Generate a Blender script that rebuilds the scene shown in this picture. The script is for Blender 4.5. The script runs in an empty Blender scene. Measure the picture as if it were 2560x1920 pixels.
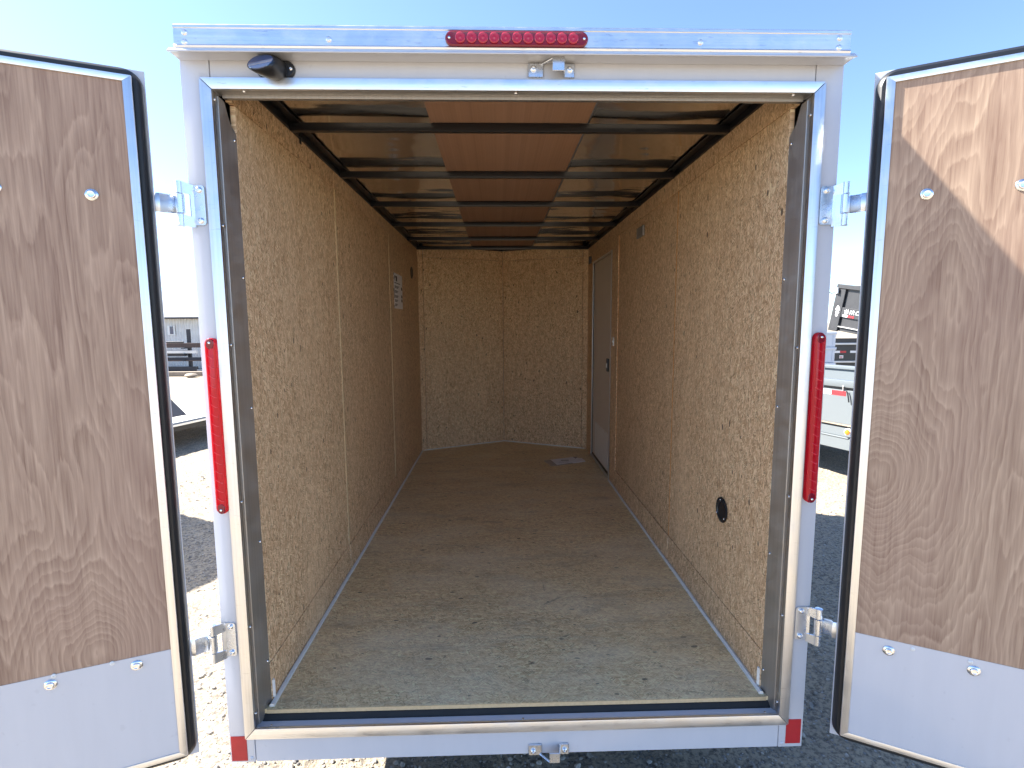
import bpy, bmesh, math, random
import numpy as np
from mathutils import Vector, Matrix
random.seed(7); np.random.seed(7)
R = math.radians
scene = bpy.context.scene
COL = scene.collection
GZ = -0.36                                   # ground height (z = 0 is the bottom edge of the trailer's rear frame)

# ------------------------------------------------------------------ camera
def cam_axes(p, yaw, roll):
    cy, sy, cp, sp = math.cos(yaw), math.sin(yaw), math.cos(p), math.sin(p)
    f = Vector((sy*cp, cy*cp, -sp)); r = Vector((cy, -sy, 0)); u = r.cross(f)
    return r*math.cos(roll)+u*math.sin(roll), -r*math.sin(roll)+u*math.cos(roll), f
cd = bpy.data.cameras.new('camera'); cam = bpy.data.objects.new('camera', cd); COL.objects.link(cam)
cr, cu, cf = cam_axes(0.1141, 0.0278, -0.0059)
m = Matrix((cr, cu, -cf)).transposed().to_4x4(); m.translation = Vector((-0.0627, -1.5205, 1.3697))
cam.matrix_world = m
cd.sensor_fit = 'HORIZONTAL'; cd.sensor_width = 36.0; cd.lens = 36.0*1300.635/2560.0
cd.clip_start = 0.05; cd.clip_end = 3000
scene.camera = cam

# ------------------------------------------------------------------ sky, sun, exposure
SUN = Vector((-1.03, 0.352, 1.0)).normalized()
world = bpy.data.worlds.new('World'); scene.world = world; world.use_nodes = True
wn, wl = world.node_tree.nodes, world.node_tree.links
bg = wn['Background']; sky = wn.new('ShaderNodeTexSky'); sky.sky_type = 'NISHITA'; sky.sun_disc = False
sky.sun_elevation = math.asin(SUN.z); sky.sun_rotation = math.atan2(SUN.x, SUN.y) % (2*math.pi)
sky.altitude = 3000; sky.air_density = 1.0; sky.dust_density = 2.5; sky.ozone_density = 2.8
wl.new(sky.outputs[0], bg.inputs[0]); bg.inputs[1].default_value = 0.057
sd = bpy.data.lights.new('sun', 'SUN'); sd.energy = 3.4; sd.angle = R(0.53); sd.color = (1.0, 0.955, 0.88)
so = bpy.data.objects.new('sun', sd); COL.objects.link(so); so.rotation_euler = SUN.to_track_quat('Z', 'Y').to_euler(); so.location = (-8, 3, 9)
vs = scene.view_settings; vs.view_transform = 'Standard'; vs.look = 'None'; vs.exposure = 2.92; vs.gamma = 1.0; vs.use_curve_mapping = False
cy = scene.cycles; cy.max_bounces = 14; cy.diffuse_bounces = 10; cy.glossy_bounces = 6; cy.transmission_bounces = 6; cy.use_denoising = True
cy.caustics_reflective = False; cy.caustics_refractive = False

# ------------------------------------------------------------------ node helpers
def mat(name):
    mm = bpy.data.materials.new(name); mm.use_nodes = True
    nt = mm.node_tree; return mm, nt, nt.nodes['Principled BSDF']
def N(nt, t, **kw):
    n = nt.nodes.new(t)
    for k, v in kw.items(): setattr(n, k, v)
    return n
def L(nt, a, b): nt.links.new(a, b)
def setin(n, **kw):
    for k, v in kw.items(): n.inputs[k.replace('_', ' ')].default_value = v
def math_(nt, op, a, b=None, clamp=False):
    n = N(nt, 'ShaderNodeMath', operation=op, use_clamp=clamp)
    for i, v in enumerate((a, b)):
        if v is None: continue
        if isinstance(v, (int, float)): n.inputs[i].default_value = v
        else: L(nt, v, n.inputs[i])
    return n.outputs[0]
def mixc(nt, fac, a, b, mode='MIX'):
    n = N(nt, 'ShaderNodeMix', data_type='RGBA', blend_type=mode)
    for i, v in ((0, fac), (6, a), (7, b)):
        if isinstance(v, (int, float)): n.inputs[i].default_value = v
        elif isinstance(v, tuple): n.inputs[i].default_value = (*v, 1.0)[:4]
        else: L(nt, v, n.inputs[i])
    return n.outputs[2]
def ramp(nt, fac, stops, interp='LINEAR'):
    n = N(nt, 'ShaderNodeValToRGB'); cr_ = n.color_ramp; cr_.interpolation = interp
    while len(cr_.elements) < len(stops): cr_.elements.new(0.5)
    for e, (p, c) in zip(cr_.elements, stops):
        e.position = p; e.color = (*c, 1.0) if isinstance(c, tuple) else (c, c, c, 1.0)
    L(nt, fac, n.inputs[0]); return n.outputs[0]
def coords(nt, scale=(1, 1, 1), rot=(0, 0, 0), loc=(0, 0, 0), src=None):
    if src is None: src = N(nt, 'ShaderNodeTexCoord').outputs['Object']
    mp = N(nt, 'ShaderNodeMapping'); setin(mp, Scale=scale, Rotation=rot, Location=loc)
    L(nt, src, mp.inputs['Vector']); return mp.outputs[0]
def noise(nt, vec, scale, detail=3.0, rough=0.55, dist=0.0, out=0):
    n = N(nt, 'ShaderNodeTexNoise'); setin(n, Scale=scale, Detail=detail, Roughness=rough, Distortion=dist)
    L(nt, vec, n.inputs['Vector']); return n.outputs[out]
def bump(nt, bs, h, strength=0.3, dist=0.002, prev=None):
    b = N(nt, 'ShaderNodeBump'); setin(b, Strength=strength, Distance=dist); L(nt, h, b.inputs['Height'])
    if prev is not None: L(nt, prev, b.inputs['Normal'])
    L(nt, b.outputs[0], bs.inputs['Normal']); return b.outputs[0]
def simple(name, col, rough=0.5, metal=0.0, var=0.06, vscale=14.0, bstr=0.0, bscale=60.0, coat=0.0):
    mm, nt, bs = mat(name); v = coords(nt)
    nz = noise(nt, v, vscale, 4.0)
    f = math_(nt, 'MULTIPLY_ADD', nz, 2*var); f.node.inputs[2].default_value = 1-var
    hs = N(nt, 'ShaderNodeHueSaturation'); hs.inputs['Color'].default_value = (*col, 1); L(nt, f, hs.inputs['Value'])
    L(nt, hs.outputs[0], bs.inputs['Base Color'])
    r_ = math_(nt, 'MULTIPLY_ADD', noise(nt, v, vscale*2.3, 3.0), 0.24*rough); r_.node.inputs[2].default_value = rough*0.88
    L(nt, r_, bs.inputs['Roughness']); bs.inputs['Metallic'].default_value = metal
    if coat: bs.inputs['Coat Weight'].default_value = coat; bs.inputs['Coat Roughness'].default_value = 0.06
    if bstr: bump(nt, bs, noise(nt, v, bscale, 3.0), bstr, 0.002)
    return mm

# ------------------------------------------------------------------ materials
def white_paint():
    mm, nt, bs = mat('white_paint'); v = coords(nt)
    streak = noise(nt, coords(nt, (9, 9, 1.2)), 3.0, 5.0)
    spots = ramp(nt, noise(nt, v, 38.0, 2.0, 0.5), [(0.0, 0.0), (0.70, 0.0), (0.76, 1.0)])
    c = mixc(nt, ramp(nt, streak, [(0.35, 0.0), (0.8, 0.55)]), (0.575, 0.59, 0.64), (0.53, 0.545, 0.595))
    c = mixc(nt, math_(nt, 'MULTIPLY', spots, 0.13), c, (0.30, 0.30, 0.33))
    L(nt, c, bs.inputs['Base Color'])
    bs.inputs['Roughness'].default_value = 0.28; setin(bs, Coat_Weight=0.35, Coat_Roughness=0.06)
    bump(nt, bs, noise(nt, v, 5.0, 2.0), 0.12, 0.004)
    return mm
def aluminium(name, base, rough, brush=(160, 160, 2), smudge=0.25, metal=1.0):
    mm, nt, bs = mat(name)
    br = noise(nt, coords(nt, brush), 1.0, 3.0)
    sm = ramp(nt, noise(nt, coords(nt), 16.0, 5.0, 0.7), [(0.42, 0.0), (0.72, 1.0)])
    dirt = ramp(nt, noise(nt, coords(nt, (1, 1, 6), loc=(3, 1, 0)), 22.0, 4.0, 0.6), [(0.62, 0.0), (0.70, 1.0)])
    c = mixc(nt, ramp(nt, br, [(0.3, 0.0), (0.7, 1.0)]), tuple(x*0.92 for x in base), tuple(min(1, x*1.06) for x in base))
    c = mixc(nt, math_(nt, 'MULTIPLY', dirt, smudge), c, (0.28, 0.28, 0.32))
    L(nt, c, bs.inputs['Base Color']); bs.inputs['Metallic'].default_value = metal
    r_ = math_(nt, 'MULTIPLY_ADD', sm, 0.16); r_.node.inputs[2].default_value = rough
    L(nt, r_, bs.inputs['Roughness'])
    bump(nt, bs, br, 0.10, 0.0006)
    return mm
SCUFFS = [(0.170, 0.660, 36, .085, .011, .75, (.12, .11, .10)), (0.196, 0.396, 28, .050, .009, .8, (.10, .075, .05)), (0.143, 0.78, 90, .07, .007, .5, (.18, .15, .12)),
          (-0.27, 1.66, 5, .13, .05, .45, (.20, .17, .145)), (-0.10, 1.60, -8, .10, .03, .6, (.17, .145, .13)), (0.05, 0.235, 20, .025, .012, .9, (.03, .025, .02)),
          (0.30, 1.02, 12, .20, .07, .28, (.22, .19, .17)), (-0.30, 0.62, -15, .22, .06, .25, (.24, .20, .17)), (0.05, 2.35, 0, .30, .07, .35, (.22, .185, .15)), (0.36, 0.60, 30, .16, .05, .3, (.21, .19, .18))]
def osb(name, plane, light, dark, seed, floor=False, rough=0.62):
    """strand board: four layers of long overlapping strands, thin dark strand edges, a few dark bark flecks"""
    mm, nt, bs = mat(name)
    src = N(nt, 'ShaderNodeTexCoord').outputs['Object']
    # u = strand direction, v = across, flattened to 2D
    sep = N(nt, 'ShaderNodeSeparateXYZ'); L(nt, src, sep.inputs[0])
    o = sep.outputs; uu, vv = {'yz': (o[2], o[1]), 'xz': (o[2], o[0]), 'xy': (o[0], o[1])}[plane]
    cmb = N(nt, 'ShaderNodeCombineXYZ'); L(nt, uu, cmb.inputs[0]); L(nt, vv, cmb.inputs[1]); cmb.inputs[2].default_value = seed*1.7
    base = cmb.outputs[0]
    wob = noise(nt, base, 9.0, 2.0, 0.5, 0.0, 1)
    wv = N(nt, 'ShaderNodeVectorMath', operation='MULTIPLY_ADD'); L(nt, wob, wv.inputs[0]); wv.inputs[1].default_value = (0.035, 0.035, 0); L(nt, base, wv.inputs[2])
    base = wv.outputs[0]
    mid = tuple(a*.55+b*.45 for a, b in zip(light, dark))
    col = None; hgt = None
    pale = tuple(min(1, x*1.16+0.02) for x in light); deep = tuple(x*0.52 for x in dark)
    for i, (ang, ln, wd, thr) in enumerate(((3, .042, .0052, -1), (-14, .032, .0043, .40), (21, .028, .0040, .46), (-43, .025, .0037, .58), (62, .022, .0034, .68), (8, .028, .0026, .76))):
        vec = coords(nt, (1, 1, 1), (0, 0, R(ang)), (seed*3.1+i*7.7, seed*1.3+i*2.2, 0), base)
        vec = coords(nt, (1/ln, 1/wd, 1.0), src=vec)
        vo = N(nt, 'ShaderNodeTexVoronoi', voronoi_dimensions='2D', feature='F1'); setin(vo, Scale=1.0, Randomness=1.0); L(nt, vec, vo.inputs['Vector'])
        s2 = N(nt, 'ShaderNodeSeparateColor'); L(nt, vo.outputs['Color'], s2.inputs[0])
        c = ramp(nt, s2.outputs[0], [(0.0, deep), (0.09, dark), (0.34, tuple(0.4*a+0.6*b for a, b in zip(dark, mid))), (0.55, mid), (0.80, light), (1.0, pale)])
        if col is None: col, hgt = c, s2.outputs[0]
        else:
            msk = ramp(nt, s2.outputs[1], [(thr, 0.0), (thr+0.03, 0.95)])
            edge = ramp(nt, vo.outputs['Distance'], [(0.0, 1.0), (0.44, 1.0), (0.56, 0.0)])
            f = math_(nt, 'MULTIPLY', msk, edge)
            col = mixc(nt, f, col, c)
            hgt = math_(nt, 'ADD', hgt, math_(nt, 'MULTIPLY', f, s2.outputs[2]))
    # fine fibre along strands
    fib = noise(nt, coords(nt, (14, 190, 1), src=base), 1.0, 4.0, 0.65)
    col = mixc(nt, ramp(nt, fib, [(0.30, 0.42), (0.50, 0.0)]), col, dark)
    # thin curled dark shreds
    for q, (rz, sx_, sy_, g0) in enumerate(((14, 34, 80, .54), (-38, 40, 70, .57), (66, 46, 64, .60))):
        shr = noise(nt, coords(nt, (sx_, sy_, 1), (0, 0, R(rz)), (q*3.3, seed, 0), base), 1.0, 1.0, 0.4, 1.4)
        sh = ramp(nt, math_(nt, 'ABSOLUTE', math_(nt, 'SUBTRACT', shr, 0.5)), [(0.0, 1.0), (0.012, 0.9), (0.028, 0.0)])
        gate = ramp(nt, noise(nt, coords(nt, (1, 1, 1), loc=(q*5.1, 2, 0), src=base), 34.0, 1.0), [(g0, 0.0), (g0+.06, 1.0)])
        col = mixc(nt, math_(nt, 'MULTIPLY', math_(nt, 'MULTIPLY', sh, gate), 0.70), col, tuple(x*0.40 for x in dark))
    # bark flecks
    vf = N(nt, 'ShaderNodeTexVoronoi', voronoi_dimensions='2D', feature='F1'); setin(vf, Scale=1.0, Randomness=1.0)
    L(nt, coords(nt, (7, 15, 1), (0, 0, R(-12)), (seed, 0, 0), base), vf.inputs['Vector'])
    fs = N(nt, 'ShaderNodeSeparateColor'); L(nt, vf.outputs['Color'], fs.inputs[0])
    size = math_(nt, 'MULTIPLY', fs.outputs[0], 0.085)
    fl = math_(nt, 'MULTIPLY', math_(nt, 'LESS_THAN', vf.outputs['Distance'], size), math_(nt, 'GREATER_THAN', fs.outputs[1], 0.58))
    col = mixc(nt, math_(nt, 'MULTIPLY', fl, 0.9), col, (0.035, 0.024, 0.018))
    # slow tone changes
    tone = noise(nt, base, 1.6, 3.0, 0.6)
    col = mixc(nt, ramp(nt, tone, [(0.38, 0.0), (0.70, 0.30)]), col, tuple(x*0.80 for x in mid))
    st_ = noise(nt, coords(nt, (0.9, 3.5, 1), loc=(9, seed, 0), src=base), 1.0, 4.0, 0.65)
    col = mixc(nt, ramp(nt, st_, [(0.52, 0.0), (0.74, 0.30)]), col, tuple(min(1, x*1.04) for x in light))
    if floor:
        sc = noise(nt, coords(nt, (3, 9, 1), (0, 0, R(10)), src=base), 1.0, 6.0, 0.68)
        col = mixc(nt, ramp(nt, sc, [(0.53, 0.0), (0.70, 0.46)]), col, (0.36, 0.29, 0.21))
        pale = noise(nt, coords(nt, (2.2, 5, 1), loc=(5, 2, 0), src=base), 1.0, 4.0, 0.6)
        col = mixc(nt, ramp(nt, pale, [(0.46, 0.0), (0.70, 0.38)]), col, (0.93, 0.84, 0.60))
    if floor:      # scrapes and smudges left on the boards
        xx, yy = o[0], o[1]
        for mx, my, ang, la, lb, am, sc_c in SCUFFS:
            ca, sa = math.cos(R(ang)), math.sin(R(ang)); my -= 1.9
            dx, dy = math_(nt, 'SUBTRACT', xx, mx), math_(nt, 'SUBTRACT', yy, my)
            p_ = math_(nt, 'ADD', math_(nt, 'MULTIPLY', dx, ca/la), math_(nt, 'MULTIPLY', dy, sa/la))
            q_ = math_(nt, 'ADD', math_(nt, 'MULTIPLY', dx, -sa/lb), math_(nt, 'MULTIPLY', dy, ca/lb))
            r2 = math_(nt, 'ADD', math_(nt, 'MULTIPLY', p_, p_), math_(nt, 'MULTIPLY', q_, q_))
            r2 = math_(nt, 'ADD', r2, math_(nt, 'MULTIPLY', noise(nt, base, 40.0, 3.0), 1.1))
            col = mixc(nt, math_(nt, 'MULTIPLY', ramp(nt, r2, [(0.35, 1.0), (1.0, 0.0)]), am), col, sc_c)
    L(nt, col, bs.inputs['Base Color'])
    bs.inputs['Roughness'].default_value = rough
    if floor: setin(bs, Coat_Weight=0.10, Coat_Roughness=0.45)
    bump(nt, bs, hgt, 0.28, 0.0016)
    return mm
def plywood(name, seed, a, b, knot=None, kscale=1.0):
    """rotary-cut veneer: contour lines of a slow vertical height field, so grain runs in cathedrals and around knots; x along, z up"""
    mm, nt, bs = mat(name)
    src = N(nt, 'ShaderNodeTexCoord').outputs['Object']
    sep = N(nt, 'ShaderNodeSeparateXYZ'); L(nt, src, sep.inputs[0])
    cmb = N(nt, 'ShaderNodeCombineXYZ'); L(nt, sep.outputs[0], cmb.inputs[0]); L(nt, sep.outputs[2], cmb.inputs[1]); cmb.inputs[2].default_value = seed*2.3
    p2 = cmb.outputs[0]
    h = noise(nt, coords(nt, (3.4*kscale, 0.80*kscale, 1), src=p2), 1.0, 3.0, 0.45)
    jag = noise(nt, coords(nt, (60, 3.2, 1), src=p2), 1.0, 3.0, 0.6)          # vertical jags
    h = math_(nt, 'ADD', math_(nt, 'MULTIPLY', h, 2.2), math_(nt, 'MULTIPLY', sep.outputs[0], 0.9))
    h = math_(nt, 'ADD', h, math_(nt, 'MULTIPLY', math_(nt, 'SUBTRACT', jag, 0.5), 0.10))
    if knot:
        for kx, kz, sx, sz, amp in knot:
            dx = math_(nt, 'MULTIPLY', math_(nt, 'SUBTRACT', sep.outputs[0], kx), 1/sx)
            dz = math_(nt, 'MULTIPLY', math_(nt, 'SUBTRACT', sep.outputs[2], kz), 1/sz)
            d2 = math_(nt, 'ADD', math_(nt, 'MULTIPLY', dx, dx), math_(nt, 'MULTIPLY', dz, dz))
            wig = math_(nt, 'MULTIPLY', math_(nt, 'SUBTRACT', noise(nt, coords(nt, (9, 5, 1), src=p2), 1.0, 2.0), 0.5), 0.8)
            g = math_(nt, 'DIVIDE', amp, math_(nt, 'ADD', 1.0, math_(nt, 'ADD', d2, math_(nt, 'MULTIPLY', wig, d2))))
            h = math_(nt, 'ADD', h, g)
    wv = math_(nt, 'FRACT', math_(nt, 'MULTIPLY', h, 12.0))
    wv2 = math_(nt, 'FRACT', math_(nt, 'MULTIPLY', h, 5.3))
    band = ramp(nt, wv, [(0.0, 0.0), (0.55, 0.35), (0.90, 1.0), (1.0, 0.0)])
    band2 = ramp(nt, wv2, [(0.0, 0.0), (0.8, 0.8), (0.96, 1.0), (1.0, 0.0)])
    fib = noise(nt, coords(nt, (170, 5, 1), src=p2), 1.0, 5.0, 0.65)
    str2 = noise(nt, coords(nt, (22, 0.9, 1), src=p2), 1.0, 3.0, 0.6)
    f = math_(nt, 'ADD', math_(nt, 'MULTIPLY', band, 0.29), math_(nt, 'MULTIPLY', band2, 0.19))
    f = math_(nt, 'ADD', f, math_(nt, 'MULTIPLY', str2, 0.60))
    f = math_(nt, 'ADD', f, math_(nt, 'MULTIPLY', math_(nt, 'SUBTRACT', fib, 0.5), 1.3))
    col = ramp(nt, f, [(-0.0, a), (0.48, tuple((x+y)/2 for x, y in zip(a, b))), (1.0, b)])
    pink = noise(nt, coords(nt, (3.5, 1.1, 1), loc=(4, 7, 0), src=p2), 1.0, 3.0)
    col = mixc(nt, ramp(nt, pink, [(0.45, 0.0), (0.75, 0.35)]), col, (0.33, 0.20, 0.155))
    L(nt, col, bs.inputs['Base Color']); bs.inputs['Roughness'].default_value = 0.6
    bump(nt, bs, fib, 0.14, 0.0008)
    return mm
M = {}
M['white'] = white_paint()
M['alu'] = aluminium('mill_aluminium', (0.80, 0.81, 0.83), 0.30, (2, 160, 160), 0.35)
M['alu_v'] = aluminium('mill_aluminium_upright', (0.80, 0.81, 0.83), 0.30, (160, 160, 2), 0.2)
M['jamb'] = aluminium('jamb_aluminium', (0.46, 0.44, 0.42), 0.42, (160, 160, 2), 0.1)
M['zinc'] = aluminium('zinc_plate', (0.72, 0.76, 0.82), 0.24, (6, 6, 6), 0.12)
M['bolt'] = aluminium('bolt_steel', (0.82, 0.83, 0.85), 0.16, (30, 30, 30), 0.05)
M['ceil'] = None
M['rubber'] = simple('black_rubber', (0.014, 0.015, 0.018), 0.42, var=0.2)
M['black_steel'] = simple('black_painted_steel', (0.009, 0.009, 0.011), 0.34, var=0.15, coat=0.1)
M['matte_black'] = simple('matte_black_steel', (0.010, 0.010, 0.011), 0.7, var=0.2)
M['black_plastic'] = simple('black_plastic', (0.016, 0.017, 0.02), 0.35, var=0.1, bstr=0.08, bscale=300)
WL, WD = (0.950, 0.695, 0.435), (0.49, 0.280, 0.135)
M['osb_left'] = osb('strand_board_left', 'yz', WL, WD, 1.0)
M['osb_left2'] = osb('strand_board_left_middle', 'yz', tuple(x*0.95 for x in WL), tuple(x*0.95 for x in WD), 2.4)
M['osb_right'] = osb('strand_board_right', 'yz', WL, WD, 3.3)
M['osb_right2'] = osb('strand_board_right_middle', 'yz', tuple(x*0.95 for x in WL), tuple(x*0.95 for x in WD), 4.6)
M['osb_front'] = osb('strand_board_front', 'xz', (0.97, 0.725, 0.445), (0.54, 0.315, 0.150), 5.5)
M['osb_front2'] = osb('strand_board_front_second', 'xz', (0.96, 0.70, 0.425), (0.52, 0.30, 0.145), 6.9)
M['osb_floor'] = osb('strand_board_floor', 'xy', (0.98, 0.785, 0.46), (0.62, 0.42, 0.20), 8.1, True, 0.40)
M['osb_edge'] = simple('strand_board_cut_edge', (0.60, 0.45, 0.26), 0.8, var=0.25, vscale=120)
M['orange_edge'] = simple('orange_cut_edge', (0.75, 0.36, 0.12), 0.8, var=0.25, vscale=90)
M['ply_left'] = plywood('door_plywood_left', 1.0, (0.205, 0.118, 0.080), (0.53, 0.375, 0.272), [(0.215, 0.475, 0.10, 0.12, 1.0)])
M['ply_right'] = plywood('door_plywood_right', 5.2, (0.22, 0.128, 0.084), (0.54, 0.385, 0.270), [(0.065, 0.93, 0.13, 0.22, 1.9)])
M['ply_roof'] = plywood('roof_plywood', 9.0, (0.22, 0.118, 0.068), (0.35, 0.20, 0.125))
M['caulk'] = simple('grey_caulk', (0.78, 0.78, 0.75), 0.6, var=0.15, vscale=50, bstr=0.3, bscale=80)
M['red_tape'] = simple('red_reflector', (0.46, 0.022, 0.028), 0.35, var=0.22, vscale=26)
M['white_tape'] = simple('white_reflector', (0.80, 0.80, 0.80), 0.4)
M['grey_panel'] = simple('side_door_panel', (0.66, 0.60, 0.53), 0.42, var=0.08, vscale=4)
M['white_plastic'] = simple('white_plastic', (0.78, 0.78, 0.76), 0.4)
M['paper'] = simple('white_paper', (0.88, 0.87, 0.88), 0.7, var=0.04)
M['print'] = simple('black_print', (0.03, 0.03, 0.035), 0.7)
M['sleeve'] = simple('clear_sleeve', (0.52, 0.47, 0.42), 0.2)
M['grey_plate'] = simple('grey_plate', (0.30, 0.30, 0.31), 0.35, 0.3)

def ceiling_metal():
    mm, nt, bs = mat('ceiling_sheet')
    w1 = noise(nt, coords(nt, (1.0, 2.4, 1)), 2.6, 2.0, 0.4)
    bs.inputs['Base Color'].default_value = (0.86, 0.83, 0.79, 1); bs.inputs['Metallic'].default_value = 1.0
    bs.inputs['Roughness'].default_value = 0.12
    bump(nt, bs, w1, 0.7, 0.018)
    return mm
M['ceil'] = ceiling_metal()
def lens(name, col, trans=0.35):
    mm, nt, bs = mat(name)
    bs.inputs['Base Color'].default_value = (*col, 1); bs.inputs['Roughness'].default_value = 0.12
    setin(bs, Coat_Weight=0.5, Coat_Roughness=0.03)
    bump(nt, bs, noise(nt, coords(nt, (1, 1, 1)), 130.0, 2.0), 0.25, 0.001)
    tr = N(nt, 'ShaderNodeBsdfTranslucent'); tr.inputs[0].default_value = (min(1, col[0]*1.5), col[1], col[2], 1)
    mx = N(nt, 'ShaderNodeMixShader'); mx.inputs[0].default_value = trans
    out = nt.nodes['Material Output']; L(nt, bs.outputs[0], mx.inputs[1]); L(nt, tr.outputs[0], mx.inputs[2]); L(nt, mx.outputs[0], out.inputs[0])
    return mm
M['red_lens'] = lens('red_lens', (0.80, 0.010, 0.030), 0.5)
M['rib_lens'] = lens('bright_red_rib', (0.95, 0.06, 0.09), 0.3)
M['diode'] = lens('diode_lens', (0.55, 0.022, 0.06), 0.2)
M['dark_lens'] = lens('dark_red_lens', (0.26, 0.010, 0.028), 0.2)
M['amber'] = lens('amber_lens', (0.80, 0.26, 0.03))
M['blue_glass'] = simple('dark_blue_glass', (0.020, 0.050, 0.13), 0.06, coat=1.0)

# ------------------------------------------------------------------ mesh helpers
class MB:
    def __init__(s): s.v, s.f, s.uv = [], [], None
    def add(s, vs_, fs):
        o = len(s.v); s.v += [tuple(map(float, p)) for p in vs_]; s.f += [tuple(i+o for i in f) for f in fs]; return s
    def hexa(s, p):      # p[0..3] one face loop, p[4..7] the opposite loop
        return s.add(p, [(0, 3, 2, 1), (4, 5, 6, 7), (0, 1, 5, 4), (1, 2, 6, 5), (2, 3, 7, 6), (3, 0, 4, 7)])
    def box(s, a, b):
        x0, y0, z0 = [min(i, j) for i, j in zip(a, b)]; x1, y1, z1 = [max(i, j) for i, j in zip(a, b)]
        return s.hexa([(x0, y0, z0), (x1, y0, z0), (x1, y1, z0), (x0, y1, z0), (x0, y0, z1), (x1, y0, z1), (x1, y1, z1), (x0, y1, z1)])
    def prism(s, poly, d):   # closed 3D loop extruded by vector d
        n = len(poly); d = Vector(d); a = [Vector(p) for p in poly]
        return s.add(a+[p+d for p in a], [tuple(reversed(range(n))), tuple(range(n, 2*n))]+[(i, (i+1) % n, (i+1) % n+n, i+n) for i in range(n)])
    def loft(s, loops, cap0=True, cap1=True):
        n = len(loops[0]); vs_, fs = [], []
        for lp in loops: vs_ += list(lp)
        for k in range(len(loops)-1):
            for i in range(n):
                j = (i+1) % n; fs.append((k*n+i, k*n+j, (k+1)*n+j, (k+1)*n+i))
        if cap0: fs.append(tuple(reversed(range(n))))
        if cap1: fs.append(tuple(range((len(loops)-1)*n, len(loops)*n)))
        return s.add(vs_, fs)
    def lathe(s, prof, axis=(0, -1, 0), org=(0, 0, 0), seg=12):   # prof: (radius, height along axis)
        ax = Vector(axis).normalized(); t = ax.orthogonal().normalized(); b = ax.cross(t); o = Vector(org)
        return s.loft([[o+ax*h+(t*math.cos(6.28318530718*i/seg)+b*math.sin(6.28318530718*i/seg))*r for i in range(seg)] for r, h in prof])
    def tube(s, path, r, seg=8):
        path = [Vector(p) for p in path]; loops = []
        for i, p in enumerate(path):
            d = (path[min(i+1, len(path)-1)]-path[max(i-1, 0)]).normalized()
            t = d.cross(Vector((0.31, 0.17, 0.93))).normalized(); b = d.cross(t)
            loops.append([p+(t*math.cos(6.28318530718*k/seg)+b*math.sin(6.28318530718*k/seg))*r for k in range(seg)])
        return s.loft(loops)
def mesh(name, mb, material, org=(0, 0, 0), bevel=0.0, smooth=True, seg=1):
    me = bpy.data.meshes.new(name); o = Vector(org)
    me.from_pydata([tuple(Vector(p)-o) for p in mb.v], [], mb.f)
    bm = bmesh.new(); bm.from_mesh(me); bmesh.ops.recalc_face_normals(bm, faces=bm.faces)
    if bevel:
        bmesh.ops.bevel(bm, geom=[e for e in bm.edges if len(e.link_faces) == 2 and e.calc_face_angle(0) > 0.6], offset=bevel, segments=seg, profile=0.6, affect='EDGES', clamp_overlap=True)
    bm.to_mesh(me); bm.free()
    if smooth:
        me.shade_smooth(); me.set_sharp_from_angle(angle=R(32))
    me.materials.append(material); return me
def put(name, me, parent=None, loc=(0, 0, 0), rot=(0, 0, 0)):
    o = bpy.data.objects.new(name, me); COL.objects.link(o); o.location = loc; o.rotation_euler = rot
    if parent is not None: o.parent = parent
    return o
def thing(name, label, cat, loc=(0, 0, 0), rotz=0.0, group=None):
    o = bpy.data.objects.new(name, None); COL.objects.link(o); o.location = loc; o.rotation_euler = (0, 0, rotz); o.empty_display_size = 0.2
    o['label'] = label; o['category'] = cat
    if group: o['group'] = group
    return o
def tag(o, label, cat, group=None):
    o['label'] = label; o['category'] = cat
    if group: o['group'] = group
    return o
def part(name, mb, material, parent, bevel=0.0, org=None, seg=1, label=None):
    """mesh given in world coordinates, linked under an unrotated thing (or under one of its parts that sits at that thing's origin)"""
    o = put(name, mesh(name, mb, material, ORG if org is None else org, bevel, seg=seg), parent)
    if label: o['label'] = label
    return o
def lpart(name, mb, material, parent, bevel=0.0, seg=1):    # mesh given in the parent's own coordinates
    return put(name, mesh(name, mb, material, (0, 0, 0), bevel, seg=seg), parent)

# ------------------------------------------------------------------ ground
def vnoise(x, y, seed):
    xi, yi = np.floor(x).astype(np.int64), np.floor(y).astype(np.int64); fx, fy = x-xi, y-yi
    fx, fy = fx*fx*(3-2*fx), fy*fy*(3-2*fy)
    def h(a, b):
        n = (a*374761393+b*668265263+seed*974711) & 0x7fffffff; n = ((n ^ (n >> 13))*1274126177) & 0x7fffffff
        return ((n ^ (n >> 16)) & 0xffff)/65535.0
    return (h(xi, yi)*(1-fx)+h(xi+1, yi)*fx)*(1-fy)+(h(xi, yi+1)*(1-fx)+h(xi+1, yi+1)*fx)*fy
def axis_lines(a, b, step, far):
    mid = list(np.arange(a, b, step)); lo, hi, d = a, b, step
    left, right = [], []
    while hi < far:
        d *= 1.22; lo -= d; hi += d; left.append(lo); right.append(hi)
    return np.array(left[::-1]+mid+right)
def ground_height(X, Y):
    Z = 0.020*(vnoise(X*1.1, Y*1.1, 1)-.5)+0.016*(vnoise(X*4.3, Y*4.3, 2)-.5)+0.013*(vnoise(X*15, Y*15, 3)-.5)+0.010*(vnoise(X*33, Y*33, 4)-.5)
    # tyre tread marks left in the dirt
    dx, dy = X+3.25, Y-3.95; a, b = dx*0.62-dy*0.78, dx*0.78+dy*0.62
    mask = np.clip(1-np.abs(b)/0.30, 0, 1)**0.5*np.clip(1-np.abs(a)/1.6, 0, 1)**0.5
    Z += -0.016*mask*(0.5+0.5*np.sign(np.sin(b*52)))
    return Z
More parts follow.
